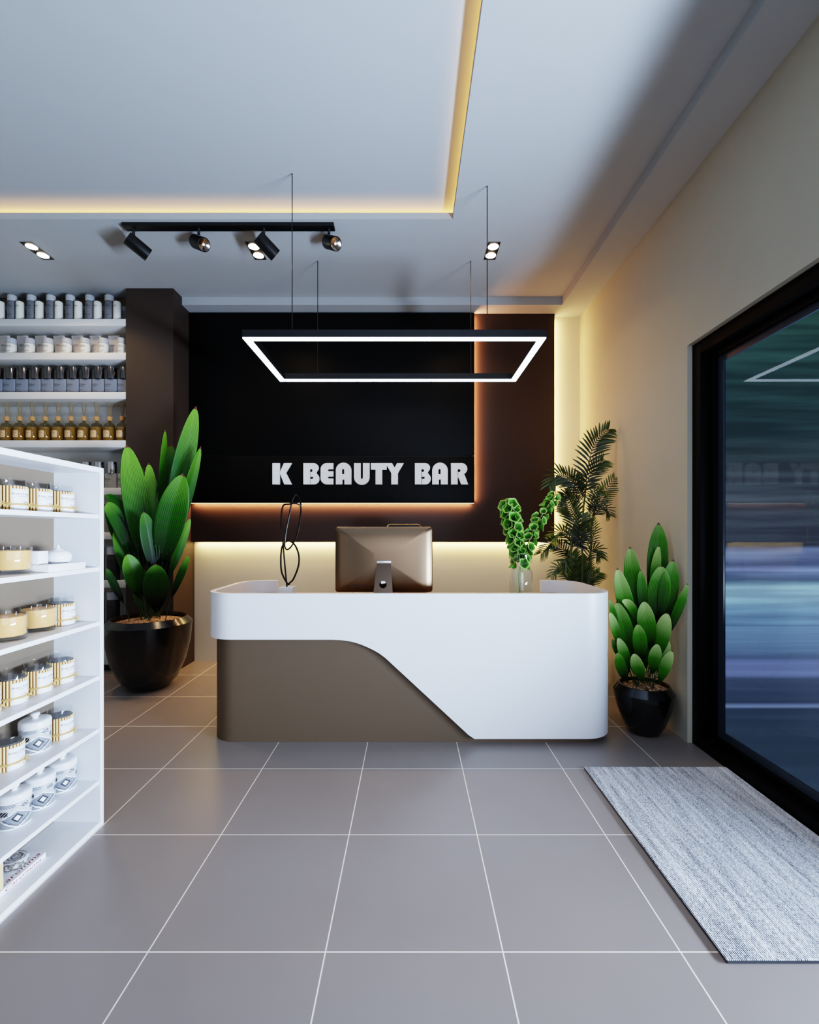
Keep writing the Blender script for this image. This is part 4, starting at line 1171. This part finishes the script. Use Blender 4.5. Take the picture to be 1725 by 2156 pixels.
place(cj, used, (-1.622, 2.135, uz[2]), 'ribbed card candle jar beside the two honey candles on the third shelf', 'ribbed candle jars on lower display shelves')
for i, Y in enumerate((2.12, 1.99, 1.86, 1.733)):
    place(cj, used, (JX, Y, uz[3]), 'ribbed card candle jar on the unit\'s fourth shelf, ' + ('nearest its end panel' if i == 0 else ORD[i + 1] + ' from its end panel'), 'candle jars on the fourth shelf of the display unit')
place(cj, used, (JX, 2.115, uz[4]), 'ribbed card candle jar between patterned canister and end panel', 'ribbed candle jars on lower display shelves')
place(cj, used, (JX, 1.845, uz[4]), 'ribbed card candle jar in front of the patterned canister on the fifth shelf', 'ribbed candle jars on lower display shelves')

# wide glass candles
def wide_candle():
    t = thing('glass_candle', '', 'candle'); R, h = .066, .108
    bm = nb(); lathe(bm, [(0, .0006), (R - .003, .0006), (R, .004), (R, h - .002), (R - .0012, h), (R - .003, h - .001), (R - .0035, h - .004), (R - .0035, .022), (R - .007, .018), (0, .017)], seg=56); bmesh.ops.remove_doubles(bm, verts=bm.verts[:], dist=1e-6)
    obj('glass', bm, glass('thick_candle_glass', (249, 251, 252), 1.0), t, smooth=50)
    bm = nb(); lathe(bm, [(0, .0185), (R - .0085, .0185), (R - .0048, .0225), (R - .0048, .094), (R - .007, .0955), (0, .0945)], seg=48); bmesh.ops.remove_doubles(bm, verts=bm.verts[:], dist=1e-6)
    obj('wax', bm, M_wax, t, smooth=50)
    for a in (.3, 2.4, 4.5):
        bm = nb(); x, y = .03 * math.cos(a), .03 * math.sin(a); tube(bm, [(x, y, .094), (x, y, .104), (x + .001, y, .111)], .0012, 5); obj('wick', bm, M_paper, t)
    return t
wc = wide_candle(); used = []
place(wc, used, (-1.600, 1.842, uz[1]), 'wide honey coloured candle in clear glass beside the white tray', 'wide glass candles')
place(wc, used, (-1.630, 2.012, uz[2]), 'wide honey candle in glass touching the ribbed jar on the third shelf', 'wide glass candles')
place(wc, used, (-1.612, 1.835, uz[2]), 'wide honey candle in glass at left edge of the third shelf', 'wide glass candles')

# tray, block and lidded pot on the second shelf
bm = nb(); box(bm, -1.700, -1.500, 1.905, 2.122, uz[1] + .0005, uz[1] + .031, .0015, 2)
for f in bm.faces: pass
tag(obj('tray', bm, M_porc, None, origin=(-1.6, 2.01, uz[1])), 'flat white rectangular tray under the white lidded pot', 'tray')
bm = nb(); box(bm, -1.645, -1.55, 1.912, 1.966, uz[1] + .0315, uz[1] + .088, .0012, 2)
tag(obj('box', bm, M_porc, None, origin=(-1.6, 1.94, uz[1] + .031)), 'small plain white box on the tray beside the lidded pot', 'box')
t = thing('lidded_pot', 'white onion shaped pot with pointed lid on the tray', 'pot', (-1.575, 2.052, uz[1] + .0315))
bm = nb(); lathe(bm, [(0, .0), (.034, .0), (.046, .006), (.0515, .020), (.0515, .032), (.046, .045), (.034, .053), (.024, .055), (0, .055)], seg=44); bmesh.ops.remove_doubles(bm, verts=bm.verts[:], dist=1e-6); obj('pot_body', bm, M_porc, t, smooth=60)
bm = nb(); lathe(bm, [(0, .0553), (.022, .0553), (.022, .0575), (.012, .061), (.007, .068), (.005, .078), (.003, .0805), (0, .081)], seg=32); bmesh.ops.remove_doubles(bm, verts=bm.verts[:], dist=1e-6); obj('lid', bm, M_porc, t, smooth=60)

# patterned canisters
M_cw = mat('ceramic_white_cell', (232, 234, 240), .3, var=.01); M_cl = mat('ceramic_pale_cell', (196, 200, 208), .35, var=.06, scale=200)
M_cg = mat('ceramic_grey_cell', (128, 132, 142), .35, var=.08, scale=200); M_ck = mat('ceramic_black_cell', (20, 20, 24), .35, var=.1)
def canister():
    t = thing('canister', '', 'canister'); R = .056
    bm = nb(); seg, rows_ = 144, 40; z0, z1 = .010, .104
    def pat(i, j):
        a = ((i + 40) % 48) - 24; b = j - 15
        d = abs(a) + abs(b)
        if d <= 3: return 0
        if d <= 4: return 3 if (a + b) % 2 else 0
        if d <= 8: return 3 if (abs(a) // 2 + abs(b) // 2) % 2 or d == 6 else 2
        if abs(a - 12) + abs(b) <= 2 and (a + b) % 2: return 1
        d2 = abs(a) * .72 + abs(b) * 1.25
        if d2 <= 14.5: return 2
        if b < 0:
            if d2 <= 18: return 3 if (a // 2 + b) % 2 else 2
            if d2 <= 21: return 0
            return 3 if (a + 2 * b) % 4 < 2 else 1
        if 16 <= b <= 21 and 4 <= a <= 18: return 3 if (a + 2 * b) % 5 < 3 and abs(a - 11) < 8 - abs(b - 18) else 0
        if 6 <= b <= 13 and (a <= -13 or a >= 20): return 3 if (a - b) % 5 < 4 else 1
        if b >= 19 and a < -2: return 2 if (a + b) % 4 else 1
        if d2 <= 17: return 0
        return 2 if (a + 3 * b) % 4 == 0 else (1 if (b + a // 4) % 3 else 0)
    rings = [[bm.verts.new((R * math.cos(2 * PI * i / seg), R * math.sin(2 * PI * i / seg), z0 + (z1 - z0) * j / rows_)) for i in range(seg)] for j in range(rows_ + 1)]
    for j in range(rows_):
        for i in range(seg):
            k = (i + 1) % seg
            bm.faces.new((rings[j][i], rings[j][k], rings[j + 1][k], rings[j + 1][i])).material_index = pat(i, j)
    lathe(bm, [(0, .0006), (R - .004, .0006), (R + .0006, .004), (R + .0006, .0098), (R - .001, .010)], seg=72)
    lathe(bm, [(R - .001, .104), (R - .003, .1045), (0, .1046)], seg=72)
    obj('canister_body', bm, [M_cw, M_cl, M_cg, M_ck], t, smooth=40, normals=False)
    bm = nb(); q = R + .002
    lathe(bm, [(q - .004, .1050), (q, .106), (q, .128), (q - .002, .134), (q - .008, .138), (.03, .1395), (0, .140)], seg=56); bmesh.ops.remove_doubles(bm, verts=bm.verts[:], dist=1e-6)
    ld = obj('lid', bm, mat('glazed_white_lid', (232, 234, 238), .25, var=.05, scale=40), t, smooth=60)
    bm = nb(); lathe(bm, [(.011, .1396), (.010, .144), (.014, .149), (.0175, .156), (.015, .162), (.008, .1645), (0, .165)], seg=32); bmesh.ops.remove_doubles(bm, verts=bm.verts[:], dist=1e-6); obj('knob', bm, M_porc, ld, smooth=60)
    return t
cn = canister(); used = []
for i, Y in enumerate((2.135, 2.006, 1.878)):
    place(cn, used, (-1.62, Y, uz[5]), 'patterned white lidded canister on the unit\'s lowest shelf, ' + ('nearest the end panel' if i == 0 else ORD[i + 1] + ' from the end panel'), 'patterned canisters on the lowest shelf')
place(cn, used, (-1.622, 1.985, uz[4]), 'black and white patterned canister between two ribbed candle jars', 'patterned canisters')

# book, swirled stone and box at the bottom of the unit
bk = thing('book', 'white book with red script lying at the bottom of the display unit', 'book', (-1.63, 1.78, .0275))
bo = Vector(bk.location)
bm = nb(); box(bm, -1.705, -1.558, 1.60, 1.964, .0278, .0505, .0008, 1)
M_rscript = mat('crimson_print', (150, 28, 48), .6, var=.05)
add_text(bm, 'Caromma', .062, lambda x, y: Vector((-1.580 - y * .50, 1.858 + x * .80, .0510)), mi=1, shear=.3)
add_text(bm, 'Caromma', .030, lambda x, y: Vector((-1.5574, 1.852 + x * 1.45, .0392 + y * .7)), mi=1, shear=.3)
obj('cover', bm, [M_paper, M_rscript], bk, origin=bo, normals=False)
bm = nb(); lathe(bm, [(0, .0), (.034, .0), (.044, .006), (.049, .018), (.048, .030), (.042, .038), (.030, .041), (.022, .038), (.014, .039), (0, .041)], seg=44, rfun=lambda r, a, k: r * (1 + .03 * math.cos(2 * a + k * .4))); bmesh.ops.remove_doubles(bm, verts=bm.verts[:], dist=1e-6)
o = obj('stone', bm, swirl_mat(), None, smooth=60); o.location = (-1.618, 1.878, .0515)
tag(o, 'round grey stone with swirled rings on the white book', 'stone')
bm = nb(); box(bm, -1.63, -1.563, 1.66, 1.765, .0, .10, .002, 2); o = obj('box', bm, mat('cream_card', (226, 206, 150), .7, var=.03), None); o.location = (0, 0, .0515)
tag(o, 'cream box at the far left edge beside the swirled stone', 'box')

# ------------------------------------------------------------------ lights
def area(name, loc, d, sx, sy, power, col, spread=PI, up=None):
    l = bpy.data.lights.new(name, 'AREA'); l.shape = 'RECTANGLE'; l.size = sx; l.size_y = sy; l.energy = power; l.color = lin(col)[:3]; l.spread = spread
    o = bpy.data.objects.new(name, l); C.objects.link(o); o.location = loc
    d = Vector(d).normalized()
    z = -d; x = Vector(up).normalized() if up else (Vector((0, 0, 1)) if abs(z.z) < .9 else Vector((1, 0, 0))).cross(z).normalized()
    x = (x - z * x.dot(z)).normalized(); y = z.cross(x)
    o.rotation_euler = Matrix((x, y, z)).transposed().to_euler()
    return o
WARM = (255, 190, 96); COOL = (228, 237, 255)
# daylight rising through the shop window
area('window_light', (3.0, .35, .72), (-1, -.22, .45), 2.7, .32, 680, COOL, spread=2.55, up=(0, 1, 0))
# added fill from behind the viewer, standing for no known source
area('front_fill_light', (.7, -1.6, 1.9), (-.15, 1, -.22), 2.6, 2.2, 32, (222, 233, 255), spread=2.0, up=(1, 0, 0))
# recess strips
area('recess_strip_back', ((RX0 + RX1) / 2, RY1 + .10, 3.885), (0, -.25, 1), RX1 - RX0 + .2, .03, 16, WARM, up=(1, 0, 0))
area('recess_strip_right', (RX1 + .10, (RY0 + RY1) / 2, 3.885), (-.25, 0, 1), RY1 - RY0 + .2, .03, 18, WARM, up=(0, 1, 0))
# strips behind the sign and the brown panel
area('sign_strip_bottom', (-.84, 4.940, 1.724), (0, .22, -1), 3.0, .012, 25, (255, 186, 130), up=(1, 0, 0))
area('sign_strip_side', (.688, 4.940, 2.75), (1, .22, 0), 2.0, .012, 13, (255, 180, 124), up=(0, 0, 1))
area('panel_strip_bottom', (-.40, 5.018, 1.306), (0, .05, -1), 3.85, .03, 19, (255, 222, 142), up=(1, 0, 0))
area('panel_strip_side', (1.567, 5.018, 2.54), (1, .05, 0), 2.4, .03, 10, (255, 216, 136), up=(0, 0, 1))
for x in (-3.235, -1.337, .71):
    area('downlight_beam', (x, 3.985, ZC - .012), (0, 0, -1), .09, .2, 9, (255, 218, 170), spread=2.2)

w = bpy.data.worlds.new('World'); bpy.context.scene.world = w; w.use_nodes = True
bg = w.node_tree.nodes['Background']; bg.inputs[0].default_value = lin((170, 178, 196)); bg.inputs[1].default_value = .12

# ------------------------------------------------------------------ camera
cam = bpy.data.cameras.new('Camera'); co_ = bpy.data.objects.new('Camera', cam); C.objects.link(co_)
co_.location = (0, 0, H); co_.rotation_euler = (PI / 2, 0, 0)
cam.sensor_fit = 'AUTO'; cam.sensor_width = 36.0
cam.lens = F / 2156.0 * 36.0
cam.shift_x = -(VX - 862.5) / 2156.0
cam.shift_y = (VY - 1078.0) / 2156.0
cam.clip_start = .05
bpy.context.scene.camera = co_
vs = bpy.context.scene.view_settings
vs.view_transform = 'Filmic'; vs.look = 'High Contrast'; vs.exposure = 0.05
